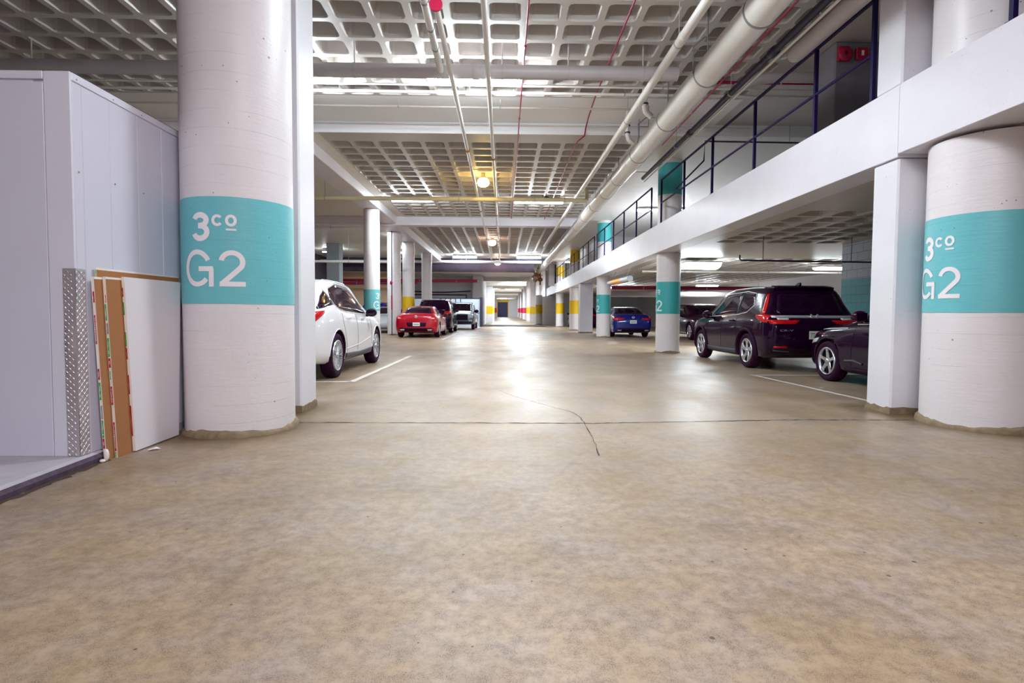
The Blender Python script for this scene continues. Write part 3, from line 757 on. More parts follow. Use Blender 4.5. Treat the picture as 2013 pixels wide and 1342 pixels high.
# old rusty fittings hanging round the far end of the fat pipe
t = thing('valve_cluster', 'rusty orange valves and elbows at the far end of the fat pipe', 'valve', (3.15, 48.6, 4.7))
MB().tube([(0, 1.4, .0), (0, 1.4, .78)], .03, 8).build('hanger', RODM, t)
MB().tube([(0, 0, .2), (-.1, 1.5, .0), (-.25, 3.5, -.2), (-.2, 6, -.1)], .20, 14).build('pipe_run', PIPEC, t)
for k, (x, y, z) in enumerate([(-.1, .8, -.1), (-.35, 2.0, -.25), (.15, 1.6, -.5), (-.2, 3.6, -.45)]):
    m = MB().ball((x, y, z), .24, .24, .20, 12, 8); m.tube([(x, y, z - .5), (x, y, z + .6)], .07, 8); m.lathe([(.0, z + .34), (.2, z + .34), (.2, z + .38), (0, z + .38)], 14, c=(x, y, 0)); m.build('valve', [RUST, PIPEC][k % 2], t)
# sprinkler branch under the mezzanine
t = thing('sprinkler_branch', 'thin black pipe hanging below the mezzanine ceiling above the black SUV', 'pipe', (5.24, 12.2, 2.31))
MB().tube([(0, 0, .12), (0, 0, .03), (.03, 0, 0), (3.0, 0, -.02)], .018, 8).build('pipe_run', DARKN, t)
for x in (.52, 2.5): MB().tube([(x, 0, 0), (x, 0, ZB0 - 2.31 + .26)], .007, 6).build('hanger', DARKN, t)
for i, (y, z, m, lab) in enumerate([(19.5, 2.62, PIPEW, 'thin pale pipe crossing below the mezzanine ceiling behind the black SUV'), (26.0, 2.35, PIPER, 'dark maroon pipe crossing below the mezzanine behind the black SUV'), (30.0, 2.2, PIPEG, 'fat grey pipe crossing below the mezzanine far behind the black SUV')]):
    pipe('cross_pipe', lab, 'pipe', [(4.9 + .2 * i, y, z), (13.3, y, z)], (.035, .09, .16)[i], m, ZB0, hang=(1.5, 4.5, 7), n=12)
# hanging clearance tube
t = thing('clearance_tube', 'grey hanging clearance tube with orange sticker near the teal column', 'sign', (4.17, 18.2, 2.28))
d = Vector((.30, 5.2, .13))
MB().tube([(0, 0, 0), tuple(d)], .085, 20).build('tube', TUBEG, t)
MB().tube([tuple(d * .35), tuple(d * .78)], .0875, 20).build('orange_sticker', ORANGE, t)['label'] = 'orange sticker band'
m = MB().tube([tuple(-d.normalized() * .03), tuple(d.normalized() * .03)], .10, 20); m.build('end_cap', TUBEG, t)
for k in (.15, .85):
    p = d * k; MB().tube([tuple(p + Vector((.02, 0, .07))), (p.x + .2, p.y, ZB0 - 2.28 + .03)], .006, 6).build('hanger', RODM, t)
# conduits on the far left wall and red pull station pole
t = thing('standpipe', 'thin dark pipe with red valve running down the plain white column', 'pipe', (-5.42, 26.89, 0))
MB().tube([(-.03, 0, 0), (-.03, 0, 5.05)], .022, 8).build('pipe_run', DARKN, t)
MB().ball((-.05, -.03, 2.55), .07, .06, .1, 10, 8).build('valve', ALARM, t)
MB().tube([(-.03, 0, 1.25), (-.03, 0, 1.95)], .035, 8).build('red_sleeve', ALARM, t)
for i, (z, x0, x1, lab) in enumerate([(3.1, -9.0, -3.0, 'dark cable sagging along the far white wall, top one'), (2.75, -9.0, -3.4, 'dark conduit along the far white wall below the sagging cable'), (2.35, -9.0, -4.0, 'dark conduit low on the far white wall')]):
    t = thing('wall_conduit', lab, 'conduit', (x0, 49.93, z))
    MB().tube([((x1 - x0) * k / 8, 0, -.12 * math.sin(PI * k / 8) * (1 if i == 0 else 0)) for k in range(9)] + ([(x1 - x0, 0, -.8)] if i else []), .05 if i < 2 else .07, 8).build('pipe_run', DARKN, t)
pipe('cross_pipe', 'maroon pipe crossing high before the far left wall', 'pipe', [(-13.9, 45.4, 3.75), (-2.2, 45.4, 3.75)], .12, PIPER, ZF, hang=(3, 7, 10), n=12)
pipe('cross_pipe', 'second, lower maroon pipe before the peach coloured wall', 'pipe', [(-13.9, 44.8, 3.45), (-7, 44.8, 3.55)], .10, PIPER, ZF, hang=(2, 5), n=12)

# lamps
def tube_lamp(label, x0, x1, y, z, ztop, wd=.16, group=None, mat=None, ly=None):
    t = thing('fluorescent_lamp', label, 'lamp', ((x0 + x1) / 2, y, z), group=group)
    L = (x1 - x0) / 2
    w2 = (ly or wd) / 2
    MB().box(-L, L, -w2, w2, .045, .085).build('housing', LAMPH, t)
    m = MB(); n = 8; dp = max(.055, w2 * (.9 if 10.4 < y < 10.6 else .35))
    v = []
    for k in range(n + 1):
        a = PI * k / n; v += [(-L + .01, -w2 * math.cos(a), .045 - dp * math.sin(a)), (L - .01, -w2 * math.cos(a), .045 - dp * math.sin(a))]
    m.add(v, [(2 * k, 2 * k + 1, 2 * k + 3, 2 * k + 2) for k in range(n)], 0, True)
    m.add([v[2 * k] for k in range(n + 1)], [tuple(range(n + 1))]); m.add([v[2 * k + 1] for k in range(n + 1)], [tuple(range(n, -1, -1))])
    m.build('diffuser', mat or LAMPT, t)
    for s in (-.7, .7):
        MB().tube([(L * s, 0, .08), (L * s, 0, ztop - z + .27)], .006, 6).build('hanger', RODM, t)
    return t
tube_lamp('fluorescent lamp behind the grey cross pipe at the ceiling centre', -1.46, .29, 10.55, 5.53, ZC1, .36, mat=LAMPN)
tube_lamp('fluorescent lamp behind the grey cross pipe beside the left post', -3.9, -3.3, 10.55, 5.53, ZC1, .36)
tube_lamp('fluorescent lamp above the cream pipe, left one', -4.2, -2.75, 20.8, 5.26, ZC2, .34)
tube_lamp('fluorescent lamp above the cream pipe, right one beside the dark sphere', .38, 2.2, 20.8, 5.24, ZC2, .34)
tube_lamp('far fluorescent lamp before the dark ceiling drop, left one', -3.8, -2.05, 41.3, 5.26, ZC2, .5, mat=LAMPF)
tube_lamp('far fluorescent lamp before the dark ceiling drop, right one', .95, 2.75, 41.3, 5.26, ZC2, .5, mat=LAMPF)
tube_lamp('lamp in the far left bay above the grey square post', -12.4, -11.1, 38.0, 5.2, ZC2, .3)
tube_lamp('small lamp between the plain column and the yellow banded one, upper', -6.1, -5.75, 31.0, 5.2, ZC2, .3)
tube_lamp('small lamp between the plain column and the yellow banded one, lower', -7.3, -6.9, 38.0, 5.2, ZC2, .3)
tube_lamp('square lamp under the mezzanine right of the teal column', 5.62, 6.72, 17.4, 2.66, ZB0, .3, ly=1.0, mat=LAMPS)
tube_lamp('lamp under the mezzanine beside the block wall', 10.5, 11.7, 18.4, 2.66, ZB0, .3, ly=.5, mat=LAMPS)
tube_lamp('small far lamp under the mezzanine behind the black SUV', 10.2, 11.3, 29.0, 2.60, ZB0, .3)
tube_lamp('lamp under the mezzanine behind the dark blue sedan', 6.2, 7.8, 33.0, 2.66, ZB0, .3)
tube_lamp('lamp on the upper level behind the teal banded column', 5.4, 7.4, 22.5, 5.3, ZC2, .3)
tube_lamp('lamp on the upper level above the distant railing', 4.9, 6.0, 44.0, 5.2, ZC2, .3)
tube_lamp('lamp over the bay behind the far grey post', -8.0, -6.4, 25.9, 5.3, ZC2, .3)
tube_lamp('distant lamp on the far aisle ceiling, first right one', .4, 2.0, 58.0, 4.2, ZF, .4, mat=LAMPF)
tube_lamp('distant lamp on the far aisle ceiling, second right one', .2, 1.9, 70.0, 4.2, ZF, .4, mat=LAMPF)
tube_lamp('distant lamp on the far aisle ceiling, left one', -1.6, -.6, 70.0, 4.2, ZF, .4, mat=LAMPF)
tube_lamp('tiny distant lamp between the red banded columns', -.4, 1.2, 86.0, 4.2, ZF, .4, mat=LAMPF)
tube_lamp('faintest distant lamp right above the dark blue door', -.8, .6, 113.0, 4.1, ZF, .4, mat=LAMPF)
tube_lamp('tiny distant lamp just above the yellow door header', -.6, .8, 100.0, 4.2, ZF, .4, mat=LAMPF)
# unseen lamps above and behind the camera; the overhead one added as front light
for x, y, lm in ((.6, 6.2, None), (2.0, -1.5, LAMPK), (.6, .3, LAMPK), (-1.5, -5.0, LAMPK)):
    tube_lamp('fluorescent lamp out of view above the entrance', x - .8, x + .8, y, 5.30, ZC1, .30, mat=lm, group='fluorescent lamps above the entrance')
def globe_lamp(label, x, y, z, mat, s=1.0):
    t = thing('globe_lamp', label, 'lamp', (x, y, z))
    MB().lathe([(.07 * s, ZC2 - z if s >= 1 else .3), (.07 * s, .2 * s), (.13 * s, .16 * s), (.15 * s, .10 * s)], 20).build('base', PIPEC, t)
    MB().lathe([(.15 * s, .10 * s), (.20 * s, .03 * s), (.215 * s, -.06 * s), (.17 * s, -.14 * s), (.09 * s, -.18 * s), (.001, -.19 * s)], 24).build('globe', mat, t)
globe_lamp('warm yellow globe lamp hanging between the two sprinkler pipes', -.66, 17.3, 5.19, LAMPW, .88)
globe_lamp('pinkish globe lamp farther down between the sprinkler pipes', -.68, 31.8, 5.18, LAMPP, 1.05)
globe_lamp('smallest globe lamp before the dark far ceiling drop', -.5, 43.0, 5.05, LAMPP, 1.1)
t = thing('ceiling_sphere', 'small dark sphere beside the right fluorescent lamp', 'ceiling dome', (1.52, 20.1, 5.27))
MB().ball((0, 0, 0), .10, .10, .10, 16, 10).build('dome', PIPED, t); MB().tube([(0, 0, .08), (0, 0, .20)], .03, 10).build('stem', LAMPH, t)

# ================================================================== ENCLOSURE, DIAMOND PLATE, BOARDS
t = thing('walk_in_enclosure', 'tall white panelled enclosure on the left curb', 'enclosure', (-2.988, 3.887, .072))
HB = 2.67
MB().box(-7.98, -.26, .012, 3.5, 0.0, HB - .005).build('panel_core', BOXW, t)  # stretched far left, out of view, to block bounce onto the ceiling
MB().box(-.26, -.006, .018, 3.5, 0.0, HB - .005).build('panel_core', BOXW, t)
x = -6.0
for i, (x0, x1) in enumerate(((-8.0, -.905), (-.90, -.183), (-.178, 0.0))):
    MB().bevbox(x0, x1, 0, .02 if x1 < 0 else .02, .0 if i < 2 else 0, HB - (.075 if i < 2 else 0), .003).build('front_panel' if i < 2 else 'corner_trim', BOXW if i < 2 else BOXS, t)
MB().bevbox(-8.0, -.183, -.002, .02, HB - .055, HB, .003).build('top_trim', BOXS, t)
ys = [0.02, .105, .375, .69, 1.005, 1.32, 1.8, 3.5]
for i, (a, c) in enumerate(zip(ys, ys[1:])):
    MB().bevbox(-.02, 0, a + .002, c - .002, 0, HB - .060, .003).build('side_panel', BOXW, t)
MB().bevbox(-.02, .003, .02, 3.5, HB - .055, HB, .003).build('top_trim', BOXS, t)
m = MB()
for z in (.6, 1.3, 2.0, 2.635):
    for y in ((.42, .75) if z < 1.4 else (.06, .42, .75)): m.lathe([(.006, 0), (.006, .004), (0, .005)], 8, 'x', (.001, y, z))
m.build('screw', STRAP, t)
MB().box(-8.0, .0, .02, 3.5, HB, HB + .004).build('light_blocking_roof', M('bounce_cutting_roof_metal', (84, 76, 84), .8), t)  # unseen dark roof, added to kill bounce onto the left ceiling

t = thing('corner_guard', 'dented diamond plate corner guard on the white enclosure', 'guard', (-2.984, 3.882, .076))
m = MB(); HG = 1.318
def dent(z): return .018 * math.exp(-((z - .80) / .10) ** 2) + .006 * math.exp(-((z - .55) / .08) ** 2)
N = 46
for face in (0, 1):
    v = []
    for i in range(N + 1):
        z = HG * i / N; d = dent(z)
        for k in range(5):
            s = k / 4
            q = d * math.sin(PI * min(1, s * 1.2)) if face == 0 else d * math.sin(PI * s) * .8
            v.append((-.082 * (1 - s) , -.004 - q if False else -.004 + q * -.6, z) if face == 0 else (.004 + q * .4, .098 * s - .004, z))
    m.add(v, [(5 * i + k, 5 * i + k + 1, 5 * i + k + 6, 5 * i + k + 5) for i in range(N) for k in range(4)], 0, True)
m.box(-.082, .004, -.0035, .0, 0, HG); m.box(.0, .0035, -.004, .094, 0, HG)
m.build('plate', DIAM, t)
def lozenge(c, u, n, L, W, H):
    u = Vector(u).normalized(); n = Vector(n); w_ = n.cross(u); c = Vector(c)
    v = [c - u * L, c + w_ * W, c + u * L, c - w_ * W, c + n * H - u * L * .35, c + n * H + u * L * .35]
    m.add(v, [(0, 3, 4), (0, 4, 1), (3, 5, 4), (3, 2, 5), (1, 4, 5), (1, 5, 2)])
for face in (0, 1):
    m = MB()
    W_ = .082 if face == 0 else .094
    for i in range(int(HG / .0225)):
        for k in range(int(W_ / .0225)):
            z = .014 + i * .0225; s = .012 + k * .0225
            sg = 1 if (i + k) % 2 else -1
            q = dent(z)
            if face == 0:
                lozenge((-.082 + s, -.006 - q * .6, z), (sg, 0, 1), (0, -1, 0), .0145, .0042, .003)
            else:
                lozenge((.0055 + q * .35, s - .004, z), (0, sg, 1), (1, 0, 0), .0145, .0042, .003)
    m.build('tread_pattern', DIAM, t)

def board(label, y0, y1, xb, xt, z0, z1, th, face, cat='board', strips=(), edge=BOARDE):
    """sheet leaning on the enclosure: its front face goes from xb at z0 to xt at z1"""
    t = thing('wall_board', label, cat, (xb, y0, z0), rz=.01)
    h = z1 - z0; dx = xt - xb; L = y1 - y0
    P_ = lambda s, y, z: (dx * z / h + s, y + (.11 if y > .1 else -.052) * z / 1.35, z)       # s: offset from the front face
    b = MB()
    b.add([P_(0, 0.0, 0), P_(0, L, 0), P_(0, L, h), P_(0, 0.0, h)], [(0, 1, 2, 3)])
    b.build('front_face', face, t)
    b = MB().hexa([P_(-th, 0, 0), P_(-.0008, 0, 0), P_(-.0008, L, 0), P_(-th, L, 0), P_(-th, 0, h), P_(-.0008, 0, h), P_(-.0008, L, h), P_(-th, L, h)])
    b.build('core', edge, t)
    if face is CARD:
        MB().add([P_(.0006, .0, h - .016), P_(.0006, L, h - .012), P_(.0006, L, h), P_(.0006, .0, h)], [(0, 1, 2, 3)]).build('top_tape', edge, t)
    for i, (a, c, m, lo, hi, txt) in enumerate(strips):
        b = MB(); k = 4; v = []
        for j in range(k + 1):
            z = a + (c - a) * j / k
            e = .0012 * ((j * 7 + i * 3) % 3)
            v += [P_(-th * (1 - lo) + e, -.0015, z), P_(-th * (1 - hi), -.0015, z)]
        b.add(v, [(2 * j, 2 * j + 1, 2 * j + 3, 2 * j + 2) for j in range(k)])
        b.build('printed_tape', m, t)
        if txt:
            vs, fs = text_verts(txt, 0, 1, 0, 1)
            b = MB(); zz = lambda u: c - .02 - u * (c - a - .04)
            b.add([P_(-th * (1 - lo - (hi - lo) * (.22 + .5 * q)), -.0022, zz(u)) for u, q in vs], fs)
            b.build('printed_letters', LETTER if m in (PRED, PGREEN) else PRED, t)
    return t
A = [(1.16, 1.24, PRED, .3, .8, None), (.86, 1.07, PRED, .15, .62, 'CLEETRAVVSE'), (.60, .68, PRED, .1, .7, 'NOTAL'), (.45, .58, PGREEN, .1, .7, 'X S'), (.31, .41, PGREY, .2, .75, None),
     (.17, .30, PGREEN, .15, .7, 'X I'), (.09, .165, PRED, .1, .7, 'X'), (.02, 1.28, PGREY, .88, .93, None)]
B = [(1.16, 1.22, PRED, .45, .7, None), (1.03, 1.15, PGREEN, .15, .62, 'X'), (.93, 1.01, PGREY, .2, .8, None), (.76, .90, PGREEN, .12, .7, 'X S'), (.68, .75, PRED, .1, .75, 'K'), (.59, .655, PGREEN, .2, .5, None),
     (.40, .54, PRED, .1, .68, 'KALLXS'), (.05, .27, PRED, .12, .68, 'CLEETRAVVSE'), (.005, .045, PGREEN, .15, .5, None), (.02, 1.28, PGREY, .86, .91, None)]
Cc = [(1.20, 1.27, PRED, .0, .4, None), (1.06, 1.16, PGREEN, .0, .4, None), (.82, .93, PGREEN, .0, .4, None), (.72, .81, PRED, .0, .4, None), (.45, .6, PRED, .0, .4, None), (.12, .36, PRED, .0, .45, None)]
D = [(1.33, 1.40, PGREEN, .35, .8, None)]
board('tallest brown board at the back of the leaning stack, only its top showing', 4.11, 4.97, -2.955, -2.962, 0.0, 1.415, .014, CARD, strips=D)
board('brown board with red and green printed edge tape, leftmost of the leaning stack', 4.046, 4.94, -2.915, -2.938, 0.0, 1.345, .022, CARD, strips=A)
board('brown board with printed edge tape in the middle of the leaning stack', 4.13, 4.92, -2.892, -2.915, 0.0, 1.35, .022, CARD, strips=B)
board('off-white board at the front of the leaning stack', 4.295, 4.875, -2.869, -2.892, 0.008, 1.36, .022, BOARDW, strips=Cc)
t = thing('paper_scrap', 'torn white scrap of paper at the foot of the off-white board', 'scrap', (-2.80, 4.33, 0))
m = MB(); m.add([(0, 0, .004), (.06, .01, .016), (.075, .05, .006), (.03, .06, .02), (-.02, .04, .004)], [(0, 1, 2, 3, 4)]); m.add([(.02, -.01, .002), (.05, .0, .03), (.03, .03, .02)], [(0, 1, 2)]); m.build('scrap', BOARDE, t)
t = thing('paper_scrap', 'crumpled white tape end at the foot of the brown boards', 'scrap', (-2.895, 4.015, 0))
MB().ball((0, 0, .05), .020, .016, .045, 8, 6).ball((-.015, -.02, .012), .022, .018, .012, 8, 6).build('scrap', BOARDE, t)

# grey enclosure behind the pickup
t = thing('storage_enclosure', 'grey panelled storage enclosure behind the pickup with dark end panel', 'enclosure', (-1.82, 44.6, 0))
MB().box(-5.6, -.12, 0, .06, 0, 2.28).build('panel', PANELG, t); MB().box(-.12, .06, -.1, 2.6, 0, 2.38).build('end_panel', DARKN, t)
MB().box(-5.6, .0, -.03, .0, 2.26, 2.32).build('top_rail', DARKN, t); MB().box(-5.6, -.12, -.02, .0, 1.1, 1.14).build('middle_rail', DARKN, t)
for x in (-4.4, -3.3, -2.9, -2.5, -2.1, -1.7): MB().box(x, x + .06, -.03, .0, 1.9, 2.28).build('bar', DARKN, t)

# parking lines (worn white paint)
def line(label, p, q, wd=.09):
    b = MB(); n = 14
    ribbon(b, [(p[0] + (q[0] - p[0]) * k / n, p[1] + (q[1] - p[1]) * k / n) for k in range(n + 1)], wd, .004, .08)
    return tag(b.build('parking_line', LINE), label, 'parking line')
line('white parking line slanting beside the white crossover', (-2.40, 8.70), (-2.37, 14.0), .10)
line('white parking line under the white crossover\'s rear toward the post', (-2.42, 8.72), (-6.8, 8.60), .10)
line('white parking line beside the red car', (-2.52, 22.5), (-2.55, 29.9), .10)
line('short white parking line beside the pickup', (-2.0, 36.0), (-1.95, 45.5), .10)
line('white parking line behind the silver car left of the plain column', (-7.6, 19.8), (-5.3, 25.8), .10)
line('white parking line along the black sedan\'s bay on the right', (4.72, 6.6), (4.56, 10.0), .09)
line('white parking line between the black SUV and the black sedan', (4.56, 9.92), (8.3, 9.96), .09)
line('faint white line across the far aisle before the yellow columns', (1.2, 33.0), (4.1, 32.7), .10)

# ================================================================== CARS
def pchip(keys):
    xs = [k[0] for k in keys]; ys = [k[1] for k in keys]; n = len(xs)
    h = [xs[i + 1] - xs[i] for i in range(n - 1)]; dl = [(ys[i + 1] - ys[i]) / h[i] for i in range(n - 1)]
    m = [dl[0]] + [0.0] * (n - 2) + [dl[-1]]
    for i in range(1, n - 1):
        if dl[i - 1] * dl[i] > 0:
            w1, w2 = 2 * h[i] + h[i - 1], h[i] + 2 * h[i - 1]
            m[i] = (w1 + w2) / (w1 / dl[i - 1] + w2 / dl[i])
    def f(x):
        if x <= xs[0]: return ys[0]
        if x >= xs[-1]: return ys[-1]
        i = 0
        while x > xs[i + 1]: i += 1
        t = (x - xs[i]) / h[i]
        return ((2 * t ** 3 - 3 * t * t + 1) * ys[i] + (t ** 3 - 2 * t * t + t) * h[i] * m[i] + (-2 * t ** 3 + 3 * t * t) * ys[i + 1] + (t ** 3 - t * t) * h[i] * m[i + 1])
    return f

class Car:
    """local frame: x right, y forward from the rear bumper (0) to the front bumper (L), z up"""
    def __init__(s, name, label, cat, loc, rz, L, W, top, belt, bot, plan, roofw, wheels, R, body, group=None):
        s.t = thing(name, label, cat, loc, rz, group); s.L, s.W = L, W
        s.top, s.belt, s.bot, s.plan = pchip(top), pchip(belt), pchip(bot), pchip(plan)
        s.wheels, s.R = wheels, R
        st = []; y = 0.0
        while y < L - 1e-6:
            st.append(y); y += .02 if (y < .16 or y > L - .18) else (.045 if (y < .8 or y > L - .8) else .075)
        st.append(L); rings = []
        for y in st:
            w = W / 2 * s.plan(y); zt = s.top(y); zb = s.bot(y); ze = min(s.belt(y), zt - .015); h = ze - zb; g = zt - ze
            k = max(0.0, min(1.0, (g - .03) / .42)); k = k * k * (3 - 2 * k)
            wr = w * (.86 + (roofw - .86) * k)
            half = [(0, zb), (.55 * w, zb), (.88 * w, zb), (.955 * w, zb + .04), (.982 * w, zb + .18 * h), (.995 * w, zb + .34 * h), (1.0 * w, zb + .50 * h), (.998 * w, zb + .64 * h),
                    (.988 * w, zb + .78 * h), (.972 * w, zb + .90 * h), (.945 * w, ze)]
            c = min(.055, g * .45)
            for q in (.2, .4, .6, .8, 1.0):
                e = q ** 1.12
                half.append((.945 * w + (wr - .945 * w) * e, ze + (g - c) * q))
            half += [(wr * .93, zt - c * .52), (wr * .78, zt - c * .22), (wr * .5, zt - c * .08), (wr * .25, zt - c * .02), (0, zt)]
            ring = half + [(-x, z) for x, z in half[-2:0:-1]]
            rings.append([(x, y, z) for x, z in ring])
        n = len(rings[0]); b = MB(); v = [p for r in rings for p in r]; f = []
        for i in range(len(rings) - 1):
            for j in range(n):
                q = (j + 1) % n; f.append((i * n + j, i * n + q, i * n + n + q, i * n + n + j))
        f.append(tuple(range(n - 1, -1, -1))); f.append(tuple((len(rings) - 1) * n + j for j in range(n)))
        b.add(v, f, 0, True)
        o = b.build('body', [body, DARKP], s.t); fix_normals(o)
        s.bvh = BVHTree.FromPolygons([Vector(p) for p in v], f)
        # wheel wells
        cut = MB()
        for y in wheels:
            for sx in (-1, 1):
                x0 = sx * (W / 2 - .34); x1 = sx * (W / 2 + .3); rr = R * 1.13; m = 28
                vv = [(x, y + rr * math.cos(2 * PI * k / m), R * 1.02 + rr * math.sin(2 * PI * k / m)) for x in (x0, x1) for k in range(m)]
                ff = [(k, (k + 1) % m, m + (k + 1) % m, m + k) for k in range(m)] + [tuple(range(m - 1, -1, -1)), tuple(range(m, 2 * m))]
                cut.add(vv, ff, 1)
        co = cut.build('cutter', [body, DARKP]); fix_normals(co)
        md = o.modifiers.new('arches', 'BOOLEAN'); md.object = co; md.operation = 'DIFFERENCE'; md.solver = 'EXACT'
        co.matrix_world = s.t.matrix_world
        bpy.context.view_layer.update()
        co.matrix_world = o.matrix_world; bpy.context.view_layer.update()
        me = bpy.data.meshes.new_from_object(o.evaluated_get(bpy.context.evaluated_depsgraph_get()))
        o.modifiers.clear(); o.data = me
        bpy.data.objects.remove(co)
        s.body = o
    def hit(s, side, u, z):
        if side == 'R': r = s.bvh.ray_cast(Vector((3, u, z)), Vector((-1, 0, 0)))
        elif side == 'L': r = s.bvh.ray_cast(Vector((-3, u, z)), Vector((1, 0, 0)))
        elif side == 'B': r = s.bvh.ray_cast(Vector((u, -3, z)), Vector((0, 1, 0)))
        elif side == 'F': r = s.bvh.ray_cast(Vector((u, s.L + 3, z)), Vector((0, -1, 0)))
        else: r = s.bvh.ray_cast(Vector((u, z, 4)), Vector((0, 0, -1)))
        if r[0] is None: return None, None
        nn = r[1]; d = {'R': (1, 0, 0), 'L': (-1, 0, 0), 'B': (0, -1, 0), 'F': (0, 1, 0), 'T': (0, 0, 1)}[side]
        if nn.dot(Vector(d)) < 0: nn = -nn
        return r[0], nn
    def patch(s, name, side, poly_lo, poly_hi, mat, nu=16, nv=6, off=.006, parent=None, label=None, thick=.02):
        """a panel laid on the body between two curves given as [(u, z), ...]"""
        us0, us1 = poly_lo[0][0], poly_lo[-1][0]
        b = MB(); P0 = []; N0 = []
        def along(pl, t):
            n = len(pl) - 1; k = min(int(t * n), n - 1); q = t * n - k
            return pl[k][0] + (pl[k + 1][0] - pl[k][0]) * q, pl[k][1] + (pl[k + 1][1] - pl[k][1]) * q
        for i in range(nu + 1):
            a = along(poly_lo, i / nu); c = along(poly_hi, i / nu)
            for j in range(nv + 1):
                q = j / nv; p, nn = s.hit(side, a[0] + (c[0] - a[0]) * q, a[1] + (c[1] - a[1]) * q)
                P0.append(p); N0.append(nn)
        idx = {}; v = []
        for k, p in enumerate(P0):
            if p is not None:
                idx[k] = len(v); v.append(tuple(p + N0[k] * off))
        base = len(v)
        for k, p in enumerate(P0):
            if p is not None: v.append(tuple(p - N0[k] * thick))
        f = []; m = nv + 1; edges = {}
        for i in range(nu):
            for j in range(nv):
                q = [i * m + j, (i + 1) * m + j, (i + 1) * m + j + 1, i * m + j + 1]
                if all(k in idx for k in q):
                    fc = [idx[k] for k in q]; f.append(tuple(fc))
                    for a, c in zip(fc, fc[1:] + fc[:1]): edges[(a, c)] = 1
        for (a, c) in list(edges):
            if (c, a) not in edges: f.append((c, a, a + base, c + base))
        if not f: return None
        b.add(v, f, 0, False)
        o = b.build(name, mat, parent or s.t)
        nt = len([1 for _ in f]) - 0
        fix_normals_open(o)
        for p in o.data.polygons: p.use_smooth = len(p.vertices) == 4 and all(i < base for i in p.vertices)
        if label: o['label'] = label
        return o
    def strip(s, name, side, pts, wd, mat, off=.008, parent=None, r=None):
        """a thin bead following the body surface"""
        q = []
        for (a, c) in zip(pts, pts[1:]):
            k = max(2, int(math.hypot(c[0] - a[0], c[1] - a[1]) / .05))
            for i in range(k): q.append((a[0] + (c[0] - a[0]) * i / k, a[1] + (c[1] - a[1]) * i / k))
        q.append(pts[-1]); P0 = []
        for u, z in q:
            p, nn = s.hit(side, u, z)
            if p is not None: P0.append(p + nn * off * .3)
        if len(P0) < 2: return None
        return MB().tube(P0, wd / 2, 8).build(name, mat, parent or s.t)
    def wheel_set(s, style, rimm=None, nearside='LR', back=None):
        for y in s.wheels:
            for sx in (-1, 1):
                c = (sx * (s.W / 2 - .125), y, s.R)
                make_wheel(s.t, c, s.R, style, sx, rimm or ALLOY, ALLOYD if back is None else back)
    def mirror(s, y, z, mat, sides='LR', sc=1.0):
        for sd in sides:
            p, nn = s.hit(sd, y, z - .10)
            sx = 1 if sd == 'R' else -1
            m = MB().ball((p.x + sx * .10 * sc, y - .02, z), .115 * sc, .075 * sc, .085 * sc, 14, 8)
            m.tube([(p.x - sx * .03, y + .02, z - .07), (p.x + sx * .06, y, z - .04)], .028, 8)
            o = m.build('side_mirror', mat, s.t)
            MB().box(min(p.x + sx * .03, p.x + sx * .19), max(p.x + sx * .03, p.x + sx * .19), y - .096, y - .080, z - .055, z + .05).build('mirror_glass', GLASS, o)
    def handles(s, side, spots, mat):
        for y, z in spots:
            p, nn = s.hit(side, y, z); sx = 1 if side == 'R' else -1
            MB().bevbox(min(p.x, p.x + sx * .035), max(p.x, p.x + sx * .035), y - .11, y + .11, z - .016, z + .018, .006).build('door_handle', mat, s.t)
    def plate(s, side, u, z, txt=None, w=.31, h=.155, off=.014):
        p, nn = s.hit(side, u, z)
        sg = -1 if side == 'B' else 1
        y = p.y + sg * off
        o = MB().box(u - w / 2, u + w / 2, min(y, y - sg * .02), max(y, y - sg * .02), z - h / 2, z + h / 2).build('license_plate', PLATE, s.t)
        if txt == '-':
            m = MB()
            for k in range(6): m.box(u - w * .36 + k * w * .13, u - w * .36 + k * w * .13 + w * .07, min(y, y + sg * .002), max(y, y + sg * .002), z - h * .2, z + h * .14)
            m.build('plate_characters', PLTX, o)
        elif txt:
            vs, fs = text_verts(txt, -w * .42, w * .42, -h * .28, h * .24)
            MB().add([(u + (a if side == 'B' else -a), y + sg * .002, z + c) for a, c in vs], fs).build('plate_characters', PLTX, o)
        return o

def fix_normals_open(o):
    bm = bmesh.new(); bm.from_mesh(o.data)
    bmesh.ops.recalc_face_normals(bm, faces=bm.faces); bm.to_mesh(o.data); bm.free()

